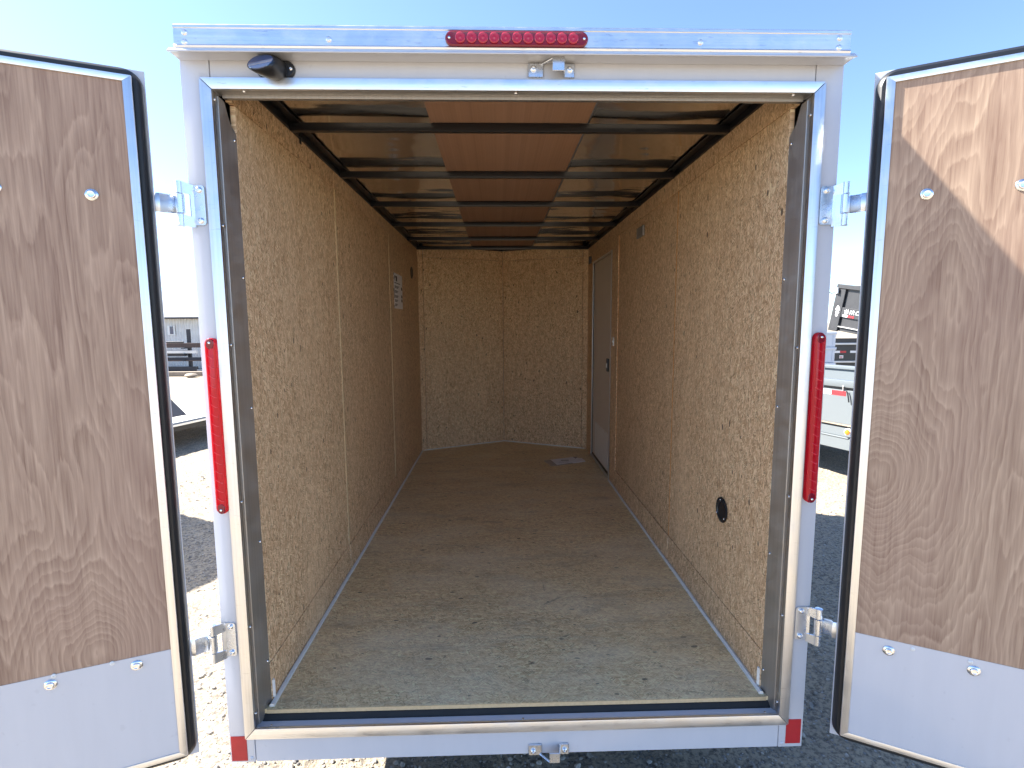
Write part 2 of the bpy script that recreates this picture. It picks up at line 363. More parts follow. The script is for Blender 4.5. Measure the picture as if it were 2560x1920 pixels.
def make_ground():
    xs, ys = axis_lines(-5.2, 5.4, 0.032, 1200), axis_lines(-1.6, 8.0, 0.032, 1200)
    X, Y = np.meshgrid(xs, ys); Z = GZ+ground_height(X, Y)*np.exp(-np.maximum(0, np.hypot(X, Y)-30)/20)-0.01
    nx, ny = len(xs), len(ys)
    V = np.stack([X.ravel(), Y.ravel(), Z.ravel()], 1)
    i = np.arange(nx*ny).reshape(ny, nx); F = np.stack([i[:-1, :-1], i[:-1, 1:], i[1:, 1:], i[1:, :-1]], -1).reshape(-1, 4)
    me = bpy.data.meshes.new('ground'); me.from_pydata(V.tolist(), [], F.tolist()); me.shade_smooth()
    mm, nt, bs = mat('dirt_and_gravel'); v = coords(nt)
    big = noise(nt, v, 0.7, 5.0, 0.6); fine = noise(nt, v, 46.0, 5.0, 0.7); mid_ = noise(nt, v, 7.0, 4.0, 0.6)
    c = mixc(nt, ramp(nt, big, [(0.35, 0.0), (0.65, 1.0)]), (0.385, 0.31, 0.215), (0.30, 0.25, 0.182))
    c = mixc(nt, ramp(nt, fine, [(0.38, 0.0), (0.56, 1.0)]), (0.105, 0.088, 0.070), c)
    vo = N(nt, 'ShaderNodeTexVoronoi', feature='F1'); setin(vo, Scale=58.0); L(nt, v, vo.inputs['Vector'])
    sc = N(nt, 'ShaderNodeSeparateColor'); L(nt, vo.outputs['Color'], sc.inputs[0])
    peb = math_(nt, 'MULTIPLY', ramp(nt, vo.outputs['Distance'], [(0.25, 1.0), (0.42, 0.0)]), math_(nt, 'GREATER_THAN', sc.outputs[0], 0.62))
    c = mixc(nt, peb, c, mixc(nt, sc.outputs[1], (0.16, 0.15, 0.145), (0.42, 0.39, 0.35)))
    c = mixc(nt, ramp(nt, mid_, [(0.5, 0.0), (0.8, 0.4)]), c, (0.15, 0.135, 0.118))
    L(nt, c, bs.inputs['Base Color']); bs.inputs['Roughness'].default_value = 0.92
    b1 = bump(nt, bs, fine, 0.8, 0.012); bump(nt, bs, peb, 0.7, 0.008, b1)
    me.materials.append(mm); o = put('ground', me); o['kind'] = 'structure'
make_ground()
def make_gravel():
    st = [bmesh.new() for _ in range(5)]; protos = []
    for b in st:
        bmesh.ops.create_icosphere(b, subdivisions=1, radius=1.0)
        for q in b.verts: q.co *= random.uniform(0.65, 1.15)
        b.verts.ensure_lookup_table(); protos.append((np.array([q.co[:] for q in b.verts]), np.array([[w.index for w in f.verts] for f in b.faces]))); b.free()
    V, F, o = [], [], 0
    zones = [(-3.6, -1.0, -0.3, 5.0, 5200), (0.95, 3.6, -0.4, 4.2, 5200), (-0.9, 1.0, -0.3, 0.9, 2600), (-1.6, -0.7, -0.5, 1.2, 1500)]
    for x0, x1, y0, y1, n in zones:
        for _ in range(n):
            x, y = random.uniform(x0, x1), random.uniform(y0, y1); s = min(0.014, 0.0026*math.exp(random.expovariate(2.0)))
            P, T = protos[random.randrange(5)]; a = random.uniform(0, 6.28); c, s_ = math.cos(a), math.sin(a)
            Q = P*np.array([s*1.25, s, s*0.7]); Q = np.stack([Q[:, 0]*c-Q[:, 1]*s_, Q[:, 0]*s_+Q[:, 1]*c, Q[:, 2]], 1)
            z = GZ-0.01+float(ground_height(np.array([x]), np.array([y]))[0])+s*0.25
            V.append(Q+np.array([x, y, z])); F.append(T+o); o += len(P)
    me = bpy.data.meshes.new('gravel'); me.from_pydata(np.concatenate(V).tolist(), [], np.concatenate(F).tolist())
    mm, nt, bs = mat('loose_stone'); oi = noise(nt, coords(nt), 21.0, 1.0)
    L(nt, ramp(nt, oi, [(0.3, (0.13, 0.12, 0.115)), (0.5, (0.26, 0.235, 0.20)), (0.7, (0.40, 0.37, 0.33))]), bs.inputs['Base Color']); bs.inputs['Roughness'].default_value = 0.85
    me.materials.append(mm); g = put('gravel', me); g['kind'] = 'stuff'
make_gravel()

# ================================================================== the cargo trailer
ORG = (0.0, 1.9, GZ)
T = thing('cargo_trailer', 'white enclosed cargo trailer with rear doors swung open onto a bare chipboard interior', 'trailer', ORG)
OX = Vector(ORG)
def pin(name, me, pos, rot=(0, 0, 0), parent=None):
    return put(name, me, parent or T, Vector(pos)-OX, rot)
XO, TA, ZB, ZT = 0.915, 0.861, 0.086, 2.037
XI, FZ, CZ, YF, YV = 0.810, 0.149, 2.074, 3.48, 3.866
# outer skin: two long sides, V front, roof, underside
for s in (-1, 1):
    part('side_skin', MB().box((s*0.913, 0.047, 0.0), (s*0.907, 3.60, 2.117)), M['white'], T)
    part('front_skin', MB().hexa([(s*0.912, 3.60, 0), (s*0.906, 3.596, 0), (0, 3.985, 0), (0, 3.992, 0), (s*0.912, 3.60, 2.1175), (s*0.906, 3.596, 2.1175), (0, 3.985, 2.1175), (0, 3.992, 2.1175)]), M['white'], T)
part('roof_skin', MB().prism([(-.913, .0, 2.118), (.913, .0, 2.118), (.913, 3.6, 2.118), (0, 3.99, 2.118), (-.913, 3.6, 2.118)], (0, 0, 0.006)), M['white'], T)
part('underside', MB().prism([(-.90, .048, 0.085), (.90, .048, 0.085), (.90, 3.58, 0.085), (0, 3.96, 0.085), (-.90, 3.58, 0.085)], (0, 0, 0.012)), M['black_steel'], T)
for s in (-1, 1):
    part('frame_rail', MB().box((s*0.86, 0.06, -0.03), (s*0.81, 3.5, 0.085)), M['black_steel'], T)
# wheels and fenders (outside the side walls)
tyre_m = mesh('tyre', MB().lathe([(.19, -.09), (.30, -.10), (.335, -.08), (.345, -.03), (.345, .03), (.335, .08), (.30, .10), (.19, .09)], (1, 0, 0), seg=32), M['rubber'])
rim_m = mesh('rim', MB().lathe([(.05, -.03), (.185, -.07), (.20, -.085), (.20, .085), (.185, .06), (.12, .02), (.05, .03)], (1, 0, 0), seg=24), M['white'])
for s in (-1, 1):
    w = pin("wheel", tyre_m, (s*1.035, 1.75, GZ+0.338)); put('rim', rim_m, w)
    arc = [(math.cos(a)*0.43, math.sin(a)*0.43) for a in np.linspace(0.1, math.pi-0.1, 14)]
    fb = MB().loft([[(s*0.905, 1.75+c, GZ+.34+z), (s*1.15, 1.75+c, GZ+.34+z), (s*1.15, 1.75+c*0.985, GZ+.33+z*.985), (s*0.905, 1.75+c*.985, GZ+.33+z*.985)] for c, z in arc])
    part('fender', fb, M['alu'], T)
part('axle', MB().lathe([(.03, -.95), (.03, .95)], (1, 0, 0), (0, 1.75, GZ+.338)), M['black_steel'], T)
# rear frame, white
for s in (-1, 1):
    part('rear_post', MB().box((s*0.8375, 0.0, 0.0), (s*XO, 0.046, 2.096)), M['white'], T, 0.003, seg=2)
part('rear_header', MB().box((-0.836, 0.0015, 2.01), (0.836, 0.046, 2.096)), M['white'], T, 0.0015)
part('rear_bumper', MB().box((-0.836, 0.0015, 0.0), (0.836, 0.046, 0.117)), M['white'], T, 0.0015)
# mitred aluminium opening trim: (outer a, z ZB..ZT) to (inner 0.829, 0.121..2.007), with an inward lip
I0, I1, TI = 0.121, 2.007, 0.829
def trim(o0, o1, i0, i1, name_mat):
    y0, y1 = -0.011, 0.0
    return [(o0[0], y0, o0[1]), (o1[0], y0, o1[1]), (i1[0], y0, i1[1]), (i0[0], y0, i0[1]), (o0[0], y1, o0[1]), (o1[0], y1, o1[1]), (i1[0], y1, i1[1]), (i0[0], y1, i0[1])]
g = 0.0009
part('opening_trim', MB().hexa(trim((-TA+g, ZT), (TA-g, ZT), (-TI+g, I1), (TI-g, I1), 0)), M['alu'], T, 0.0018, seg=2)
part('opening_trim', MB().hexa(trim((-TA+g, ZB), (TA-g, ZB), (-TI+g, I0), (TI-g, I0), 0)), M['alu'], T, 0.0018, seg=2)
for s in (-1, 1):
    part('opening_trim', MB().hexa(trim((s*TA, ZB+g), (s*TA, ZT-g), (s*TI, I0+g), (s*TI, I1-g), 0)), M['alu_v'], T, 0.0018, seg=2)
# reveals behind the trim
part('header_jamb', MB().box((-0.828, -0.0005, 2.0085), (0.828, 0.030, 2.016)), M['jamb'], T, 0.001)
part('header_lip', MB().box((-0.822, 0.0305, 2.000), (0.822, 0.046, 2.03)), M['jamb'], T, 0.001)
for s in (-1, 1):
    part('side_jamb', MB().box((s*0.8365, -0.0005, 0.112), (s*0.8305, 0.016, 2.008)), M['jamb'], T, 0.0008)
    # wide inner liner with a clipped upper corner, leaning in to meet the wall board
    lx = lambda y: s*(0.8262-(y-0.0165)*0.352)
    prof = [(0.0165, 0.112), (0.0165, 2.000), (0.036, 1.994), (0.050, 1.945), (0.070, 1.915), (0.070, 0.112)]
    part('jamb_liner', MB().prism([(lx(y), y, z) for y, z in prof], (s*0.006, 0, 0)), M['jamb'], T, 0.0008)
    part('post_filler', MB().box((s*0.836, 0.047, 0.09), (s*0.90, 0.075, 2.09)), M['black_steel'], T)
part('sill_plate', MB().box((-0.828, -0.0005, 0.108), (0.828, 0.0175, 0.1155)), M['alu'], T, 0.001)
part('threshold', MB().prism([(-0.822, 0.0182, 0.10), (-0.822, 0.0182, 0.113), (-0.822, 0.030, 0.1185), (-0.822, 0.036, 0.130), (-0.822, 0.0405, 0.134), (-0.822, 0.075, 0.134), (-0.822, 0.075, 0.10)], (1.644, 0, 0)), M['matte_black'], T, 0.002, seg=2)
# floor board
fl = [(-XI-.01, 0.040), (XI+.01, 0.040), (XI+.01, YF), (0, YV+.02), (-XI-.01, YF)]
floor_o = part('floor_board', MB().prism([(x, y, FZ-0.0145) for x, y in fl], (0, 0, 0.0145)), M['osb_floor'], T)
part('floor_edge', MB().box((-XI, 0.0372, FZ-0.0135), (XI, 0.0398, FZ-0.0006)), M['osb_edge'], T)

# wall boards: (y0, y1, z0, z1, proud, material)
def wall_board(s, y0, y1, z0, z1, proud, mt, name='wall_panel'):
    x = s*(XI-proud)
    part(name, MB().box((x, y0, z0), (s*(XI+0.012), y1, z1)), mt, T, 0.0008)
A, B = M['osb_left'], M['osb_left2']
wall_board(-1, 0.0715, 0.9775, 0.2865, 1.9955, 0.002, A)
wall_board(-1, 0.989, 2.158, 0.2865, 1.9945, 0.005, B)
wall_board(-1, 2.167, 3.468, 0.2865, 1.9940, 0.008, A)
wall_board(-1, 0.047, 0.9785, 1.9975, CZ, 0.0028, B, 'top_board'); wall_board(-1, 0.980, 3.47, 1.9970, CZ, 0.0038, A, 'top_board')
wall_board(-1, 0.0715, 0.986, FZ, 0.2840, 0.0030, A, 'base_board'); wall_board(-1, 0.9875, 3.47, FZ, 0.2840, 0.0070, B, 'base_board')
for y, p in ((0.9785, 0.0058), (2.159, 0.0085)):
    part('seam_edge', MB().box((-(XI-p), y, 0.287), (-(XI+0.004), y+0.0085, 1.994)), M['osb_edge'], T)
C_, D_ = M['osb_right'], M['osb_right2']
wall_board(1, 0.0715, 1.020, 0.2865, 1.9955, 0.0022, C_)
wall_board(1, 1.034, 2.226, 0.2865, 1.9950, 0.0005, D_)
wall_board(1, 2.236, 2.43, FZ, 1.9945, 0.006, C_, 'door_side_board')
wall_board(1, 0.047, 1.024, 1.9975, CZ, 0.003, D_, 'top_board'); wall_board(1, 1.0255, 3.47, 1.9970, CZ, 0.0045, C_, 'top_board')
wall_board(1, 0.0715, 1.026, FZ, 0.2840, 0.0030, D_, 'base_board'); wall_board(1, 1.0275, 2.2345, FZ, 0.2840, 0.0062, C_, 'base_board')
wall_board(1, 2.431, 3.30, 1.925, 1.9950, 0.0055, D_, 'door_head_board')
wall_board(1, 3.24, 3.47, FZ, 1.924, 0.0055, C_, 'door_side_board')
part('seam_edge', MB().box((XI-0.0005, 1.0205, 0.287), (XI+0.006, 1.0335, 1.994)), M['orange_edge'], T)
part('seam_edge', MB().box((XI-0.001, 2.2265, 0.287), (XI+0.006, 2.2355, 1.994)), M['orange_edge'], T)
# caulk line round the floor
for s in (-1, 1):
    pts = [(s*(XI-0.010), y, FZ+0.002+0.0015*math.sin(y*9)) for y in np.linspace(0.05, 2.43 if s > 0 else 3.46, 40)]
    part('caulk_bead', MB().tube(pts, 0.0085, 6), M['caulk'], T)
    part('caulk_bead', MB().tube([(s*(XI-0.004), 0.083, FZ+0.012+k*0.012) for k in range(6)], 0.006, 6), M['caulk'], T)
# V front boards
def vpt(x): return YF+(YV-YF)*(1-abs(x)/XI)
def vboard(x0, x1, z0, z1, proud, mt, name):
    d = proud
    part(name, MB().hexa([(x0, vpt(x0)-d, z0), (x1, vpt(x1)-d, z0), (x1, vpt(x1)+.012, z0), (x0, vpt(x0)+.012, z0), (x0, vpt(x0)-d, z1), (x1, vpt(x1)-d, z1), (x1, vpt(x1)+.012, z1), (x0, vpt(x0)+.012, z1)]), mt, T, 0.0008)
vboard(-0.758, -0.001, FZ, 2.006, 0.0, M['osb_front'], 'front_panel'); vboard(0.001, 0.758, FZ, 2.006, 0.0, M['osb_front2'], 'front_panel')
vboard(-0.756, -0.001, 2.008, 2.104, 0.003, M['osb_front2'], 'front_top_board'); vboard(0.001, 0.756, 2.008, 2.104, 0.003, M['osb_front'], 'front_top_board')
vboard(-0.042, -0.002, FZ, 2.0055, 0.007, M['osb_front2'], 'center_batten')
vboard(-0.808, -0.760, FZ, CZ, 0.010, M['osb_front2'], 'corner_board'); vboard(0.760, 0.808, FZ, CZ, 0.010, M['osb_front2'], 'corner_board')
for s in (-1, 1):
    part('caulk_bead', MB().tube([(s*x, vpt(x)-0.006, FZ+0.002) for x in np.linspace(0.0, 0.79, 14)], 0.006, 6), M['caulk'], T)
# ceiling
for s in (-1, 1):
    gx, gy = np.linspace(s*0.285, s*0.80, 30), np.linspace(0.047, 3.60, 120)
    mb = MB(); vs_ = [(x, y, 2.108+0.0035*math.sin(y*7.3+x*3)*math.sin((abs(x)-.28)*6)) for y in gy for x in gx]
    fs = [(j*30+i, j*30+i+1, (j+1)*30+i+1, (j+1)*30+i) for j in range(119) for i in range(29)]
    part('ceiling_sheet', mb.add(vs_, fs), M['ceil'], T)
    part('cove_rail', MB().box((s*0.800, 0.047, CZ+0.0005), (s*0.83, 3.47, 2.112)).box((s*0.770, 0.047, 2.098), (s*0.800, 3.47, 2.1045)), M['black_steel'], T, 0.001)
for k, (y0, y1) in enumerate([(0.047, 0.462), (0.486, 1.060), (1.084, 1.665), (1.690, 2.293), (2.318, 2.915), (2.940, 3.54)]):
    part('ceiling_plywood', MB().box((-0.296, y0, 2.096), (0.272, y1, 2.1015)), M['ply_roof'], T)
for y in (0.462, 1.060, 1.665, 2.293, 2.915, 3.44):
    part('roof_bow', MB().box((-0.80, y, 2.066), (0.80, y+0.024, 2.0955)), M['black_steel'], T, 0.003, seg=2)
part('cable_clip', MB().box((-0.802, 0.555, 2.052), (-0.797, 0.566, 2.09)).box((-0.80, 0.545, 2.074), (-0.794, 0.575, 2.082)), M['black_plastic'], T, 0.001)

# screw and rivet heads (shared meshes)
def screw_mesh(r, h, mt, name='screw', axis=(0, -1, 0), slot=False):
    mb = MB().lathe([(r, 0), (r, h*.25), (r*.82, h*.7), (r*.45, h), (r*.42, h*0.8), (0.0006, h*0.75)] if slot else [(r, 0), (r, h*.3), (r*.8, h*.75), (r*.4, h), (0.0005, h*1.02)], axis, seg=12)
    return mesh(name, mb, mt)
ts = screw_mesh(0.0046, 0.0042, M['bolt'], axis=(1, 0, 0)); tsl = screw_mesh(0.0040, 0.0038, M['bolt'], axis=(0, -1, 0))
for z in (1.986, 1.65, 1.315, 0.847, 0.45, 0.162): pin('screw', ts, (-0.8305, 0.007, z))
for z in (1.954, 1.295, 0.838, 0.45, 0.154): pin('screw', ts, (0.8305, 0.007, z), (0, 0, math.pi))
for z in (1.896, 1.51, 1.122, 0.70, 0.30): pin('screw', ts, (-0.8095, 0.061, z))
for z in (1.893, 1.50, 1.109, 0.631, 0.228): pin('screw', ts, (0.8095, 0.061, z), (0, 0, math.pi))
for x in (-0.75, -0.005, 0.778): pin('screw', ts, (x, 0.008, 2.0085), (0, R(90), 0))
for x in (-0.786, 0.009, 0.793): pin('screw', ts, (x, 0.008, 0.1155), (0, R(-90), 0))
rv = mesh('rivet', MB().lathe([(.0068, 0), (.0066, .0012), (.0045, .0030), (.0022, .0034), (.002, .002), (.0005, .002)], seg=14), M['white'])
for s in (-1, 1): pin('rivet', rv, (s*0.849, 0.0, 0.0135)).scale = (1, 1, 1)
# reflectors
for x0, x1, z0, z1 in ((-0.910, -0.861, 0.006, 0.0905), (0.8595, 0.9085, 0.013, 0.0975)):
    part('reflector', MB().box((x0, -0.0016, z0), (x1, -0.0001, z1)), M['red_tape'], T, 0.0006)
# rear cap and drip lip
cap = MB().prism([(-0.901, 0.0, 2.0945), (-0.901, -0.045, 2.0945), (-0.901, -0.047, 2.099), (-0.901, -0.045, 2.1025), (-0.901, -0.0435, 2.104), (-0.901, -0.0435, 2.142), (-0.901, -0.0455, 2.144), (-0.901, -0.0455, 2.150), (-0.901, -0.040, 2.155), (-0.901, 0.06, 2.160), (-0.901, 0.06, 2.0945)], (1.802, 0, 0))
part('roof_cap', cap, M['alu'], T)
lip = MB().prism([(-0.9135, 0.0, 2.0835), (-0.9135, -0.040, 2.0835), (-0.9135, -0.057, 2.0785), (-0.9135, -0.0585, 2.081), (-0.9135, -0.047, 2.0935), (-0.9135, 0.0, 2.0935)], (1.827, 0, 0))
part('drip_lip', lip, M['white'], T, 0.0008)
cr_m = mesh('rivet', MB().lathe([(.0078, 0), (.0075, .0016), (.005, .0040), (.0024, .0044), (.002, .003), (.0005, .003)], seg=14), M['alu'])
for x, z in ((-0.872, 2.132), (-0.873, 2.1085), (-0.499, 2.118), (0.490, 2.119), (0.870, 2.133), (0.869, 2.1085)): pin('rivet', cr_m, (x, -0.0435, z))
# long red brake light with eleven round diodes
def stadium(cx, cz, hw, hh, y, n=10, vertical=False):
    r = min(hw, hh); pts = []
    for k in range(n+1):
        a = -math.pi/2+math.pi*k/n; pts.append((cx+(hw-r)+r*math.cos(a), cz+r*math.sin(a)) if not vertical else (cx+r*math.cos(a+math.pi/2), cz+(hh-r)+r*math.sin(a+math.pi/2)))
    for k in range(n+1):
        a = math.pi/2+math.pi*k/n; pts.append((cx-(hw-r)+r*math.cos(a), cz+r*math.sin(a)) if not vertical else (cx+r*math.cos(a+math.pi/2), cz-(hh-r)+r*math.sin(a+math.pi/2)))
    return [(x, y, z) for x, z in pts]
bx, bz = -0.0035, 2.1205
bl = part('brake_light', MB().loft([stadium(bx, bz, .1895, .0190, -.0435), stadium(bx, bz, .1895, .0190, -.050), stadium(bx, bz, .1865, .0160, -.0525), stadium(bx, bz, .176, .0135, -.0515)]), M['dark_lens'], T)
led = mesh('diode', MB().lathe([(.0138, 0), (.0138, .003), (.0115, .0048), (.007, .0036), (.0035, .0040), (.0005, .0052)], seg=20), M['diode'])
for k in range(11): put('diode', led, bl, Vector((-0.153+k*0.0299, -0.0512, 2.1212))-OX)
for x in (-0.182, 0.175): put('screw', tsl, bl, Vector((x, -0.0515, 2.1205))-OX)
# upright red tail lights
for cx, z0, z1 in ((-0.8785, 0.818, 1.336), (0.8865, 0.824, 1.341)):
    cz, hh = (z0+z1)/2, (z1-z0)/2
    tl = part('tail_light', MB().loft([stadium(cx, cz, .0175, hh, 0.0, vertical=True), stadium(cx, cz, .0175, hh, -.012, vertical=True), stadium(cx, cz, .0150, hh-.003, -.0165, vertical=True), stadium(cx, cz, .0105, hh-.008, -.0175, vertical=True)]), M['red_lens'], T)
    n = 17; hgt = z1-z0-0.07
    rb = MB()
    for k in range(n):
        zz = z0+0.042+hgt*k/(n-1)
        rb.tube([(cx-.0095, -.0172, zz+.006), (cx-.003, -.0182, zz+.002), (cx+.004, -.0182, zz-.002), (cx+.0098, -.0172, zz-.003)], 0.0011, 5)
    rr = part('lens_ribs', rb, M['rib_lens'], tl)
    for zz, e in ((z1-0.0305, 1), (z0+0.0305, -1)):
        part('end_cap', MB().loft([stadium(cx, zz+e*.014, .0112, .0155, -.0170, vertical=True), stadium(cx, zz+e*.014, .0095, .0138, -.0192, vertical=True)]), M['dark_lens'], tl)
        put('screw', tsl, tl, Vector((cx, -0.0185, zz+e*.017))-OX)
# black rear light with an angled dark glass face
rl = part('work_light', MB().loft([stadium(-.657, 2.060, .052, .0225, 0.001), stadium(-.657, 2.060, .052, .0225, -.005), stadium(-.657, 2.060, .049, .0195, -.0085)]), M['black_plastic'], T)
Cn = Vector((-0.672, -0.062, 2.052)); Nn = Vector((-0.10, -0.78, 0.60)).normalized(); tx = Vector((1, 0, 0)); tx = (tx-Nn*tx.dot(Nn)).normalized(); tz = Nn.cross(tx)
def ring(c, r, a, b, n=28): return [c+(a*math.cos(6.28318530718*k/n)+b*math.sin(6.28318530718*k/n))*r for k in range(n)]
base_c, X_, Z_ = Vector((-0.652, -0.007, 2.057)), Vector((1, 0, 0)), Vector((0, 0, 1))
if tz.z < 0: tz = -tz
loops = []
for t in (0, .25, .5, .75, .93, 1.0):
    a = X_.lerp(tx, t).normalized(); b = Z_.lerp(tz, t).normalized()
    loops.append(ring(base_c.lerp(Cn, t), 0.028+0.0095*math.sin(t*1.5)-(0.0022 if t == 1.0 else 0), a, b))
part('housing', MB().loft(loops), M['black_plastic'], rl)
part('glass', MB().loft([ring(Cn+Nn*.0003, .0335, tx, tz), ring(Cn+Nn*.0022, .0325, tx, tz)]), M['blue_glass'], rl)
sc8 = screw_mesh(0.0052, 0.004, M['bolt'], slot=True)
for x, z in ((-.7025, 2.062), (-.6145, 2.060)): put('screw', sc8, rl, Vector((x, -.0083, z))-OX)
# latch keepers, top and (upside down) bottom
bolt_m = mesh('bolt', MB().lathe([(.0088, 0), (.0088, .0012), (.0078, .0042), (.0052, .0062), (.0030, .0064), (.0028, .0035), (.0006, .0035)], seg=18), M['bolt'])
def keeper(dx, f):
    q = lambda pts: [(x+dx, y, f(z)) for x, y, z in pts]
    mb = MB()
    def bx_(a, b): mb.box((a[0]+dx, a[1], f(a[2])), (b[0]+dx, b[1], f(b[2])))
    bx_((.029, -.0045, 2.0455), (.0705, 0.001, 2.0815)); bx_((.1275, -.0045, 2.0450), (.1570, .001, 2.0810))
    mb.hexa(q([(.0610, -.0040, 2.0765), (.0610, -.0010, 2.0815), (.0705, -.0010, 2.0815), (.0705, -.0040, 2.0765), (.0920, -.034, 2.0800), (.0920, -.034, 2.0835), (.0985, -.031, 2.0835), (.0985, -.031, 2.0800)]))
    bx_((.0925, -.0355, 2.0490), (.1260, -.0320, 2.0830))
    mb.hexa(q([(.1225, -.0345, 2.0495), (.1260, -.0345, 2.0495), (.1315, -.0030, 2.0455), (.1280, -.0030, 2.0455), (.1225, -.0345, 2.0825), (.1260, -.0345, 2.0825), (.1315, -.0030, 2.0810), (.1280, -.0030, 2.0810)]))
    k = part('latch_keeper', mb, M['zinc'], T, 0.0012)
    for x, z in ((.0435, 2.0665), (.1435, 2.0650)): put('bolt', bolt_m, k, Vector((x+dx, -.0045, f(z)))-OX)
keeper(0.0, lambda z: z); keeper(-0.003, lambda z: 2.0810-z)

# hinges: plate, tabs, knuckles on the post and a strap that runs onto the door
DK = 0.96
DOORS = {-1: (Vector((-.9567, -.0848, 0)), R(180+22.04)), 1: (Vector((.9431, -.0877, 0)), R(-28.83))}
def hinge(s, zc):
    mb = MB(); X0, X1 = (0.867, 0.904) if s > 0 else (0.870, 0.900)
    a = 0.0085
    pl = []
    for cx_, cz_, q0 in ((X0+a, zc+.0535-a, 90), (X0+a, zc-.0535+a, 180)):
        for k in range(5):
            t = R(q0+90*k/4); pl.append((s*(cx_+a*math.cos(t)), 0.0, cz_+a*math.sin(t)))
    pl += [(s*X1, 0.0, zc-.0535), (s*X1, 0.0, zc+.0535)]
    mb.prism([(x, -0.0005, z) for x, y, z in pl], (0, -0.0042, 0))
    bxx, by, br = 0.9275, -0.0245, 0.0108
    for z0, z1 in ((zc+.0275, zc+.060), (zc-.060, zc-.0275)):          # two tabs rising to the outer knuckles
        mb.hexa([(s*(X1-.001), -.0007, z0), (s*(X1-.001), -.0046, z0), (s*(bxx-.006), by-.009, z0), (s*(bxx-.003), by-.004, z0),
                 (s*(X1-.001), -.0007, z1-.006), (s*(X1-.001), -.0046, z1-.006), (s*(bxx-.006), by-.009, z1), (s*(bxx-.003), by-.004, z1)])
        mb.lathe([(br*.8, 0), (br, .001), (br, z1-z0-.001), (br*.8, z1-z0)], (0, 0, 1), (s*bxx, by, z0), 16)
    mb.hexa([(s*(X1-.001), -.0007, zc-.0536), (s*(X1-.001), -.0046, zc-.0536), (s*(X1+.006), -.0095, zc-.0536), (s*(X1+.006), -.0056, zc-.0536),
             (s*(X1-.001), -.0007, zc+.0536), (s*(X1-.001), -.0046, zc+.0536), (s*(X1+.006), -.0095, zc+.0536), (s*(X1+.006), -.0056, zc+.0536)])
    mb.lathe([(br*.9, 0), (br*1.1, .001), (br*1.1, .051), (br*.9, .052)], (0, 0, 1), (s*bxx, by, zc-.026), 16)
    o, ang = DOORS[s]; d = Vector((math.cos(ang), math.sin(ang), 0)); outn = Vector((math.sin(R(22.04)), math.cos(R(22.04)), 0)) if s < 0 else Vector((math.sin(R(28.83)), math.cos(R(28.83)), 0))
    if s < 0: outn = Vector((-math.sin(R(22.04)), math.cos(R(22.04)), 0))
    path = [Vector((s*(bxx+.0105), by+.004, 0)), Vector((s*(bxx+.0135), by-.010, 0)), Vector((s*(bxx+.0170), by-.030, 0)), o-d*0.010+outn*0.0035, o+d*0.02+outn*0.0055, o+d*0.14+outn*0.0055]
    nz_ = 9; loops = []
    for i, p in enumerate(path):
        t = (path[min(i+1, 5)]-path[max(i-1, 0)]).normalized(); nn = Vector((t.y, -t.x, 0))
        if nn.x*s > 0: nn = -nn
        lp, hw, zo = [], 0.0245, (1.3697-zc)*0.024*min(1, i/3)
        for k in range(nz_):
            z = -hw+2*hw*k/(nz_-1); b = 0.0042*(1-(z/hw)**2)*(1.0 if 1 <= i else 0.4); q = p+nn*b; lp.append((q.x, q.y, zc+z+zo))
        for k in reversed(range(nz_)):
            z = -hw+2*hw*k/(nz_-1); b = 0.0042*(1-(z/hw)**2)*(1.0 if 1 <= i else 0.4)-.0032; q = p+nn*b; lp.append((q.x, q.y, zc+z+zo))
        loops.append(lp)
    mb.loft(loops)
    h = part('hinge', mb, M['zinc'], T, 0.0)
    for dz in (.0415, -.0415): put('bolt', bolt_m, h, Vector((s*0.884, -.0047, zc+dz))-OX)
hinge(-1, 1.703); hinge(-1, 0.417); hinge(1, 1.7035); hinge(1, 0.429)

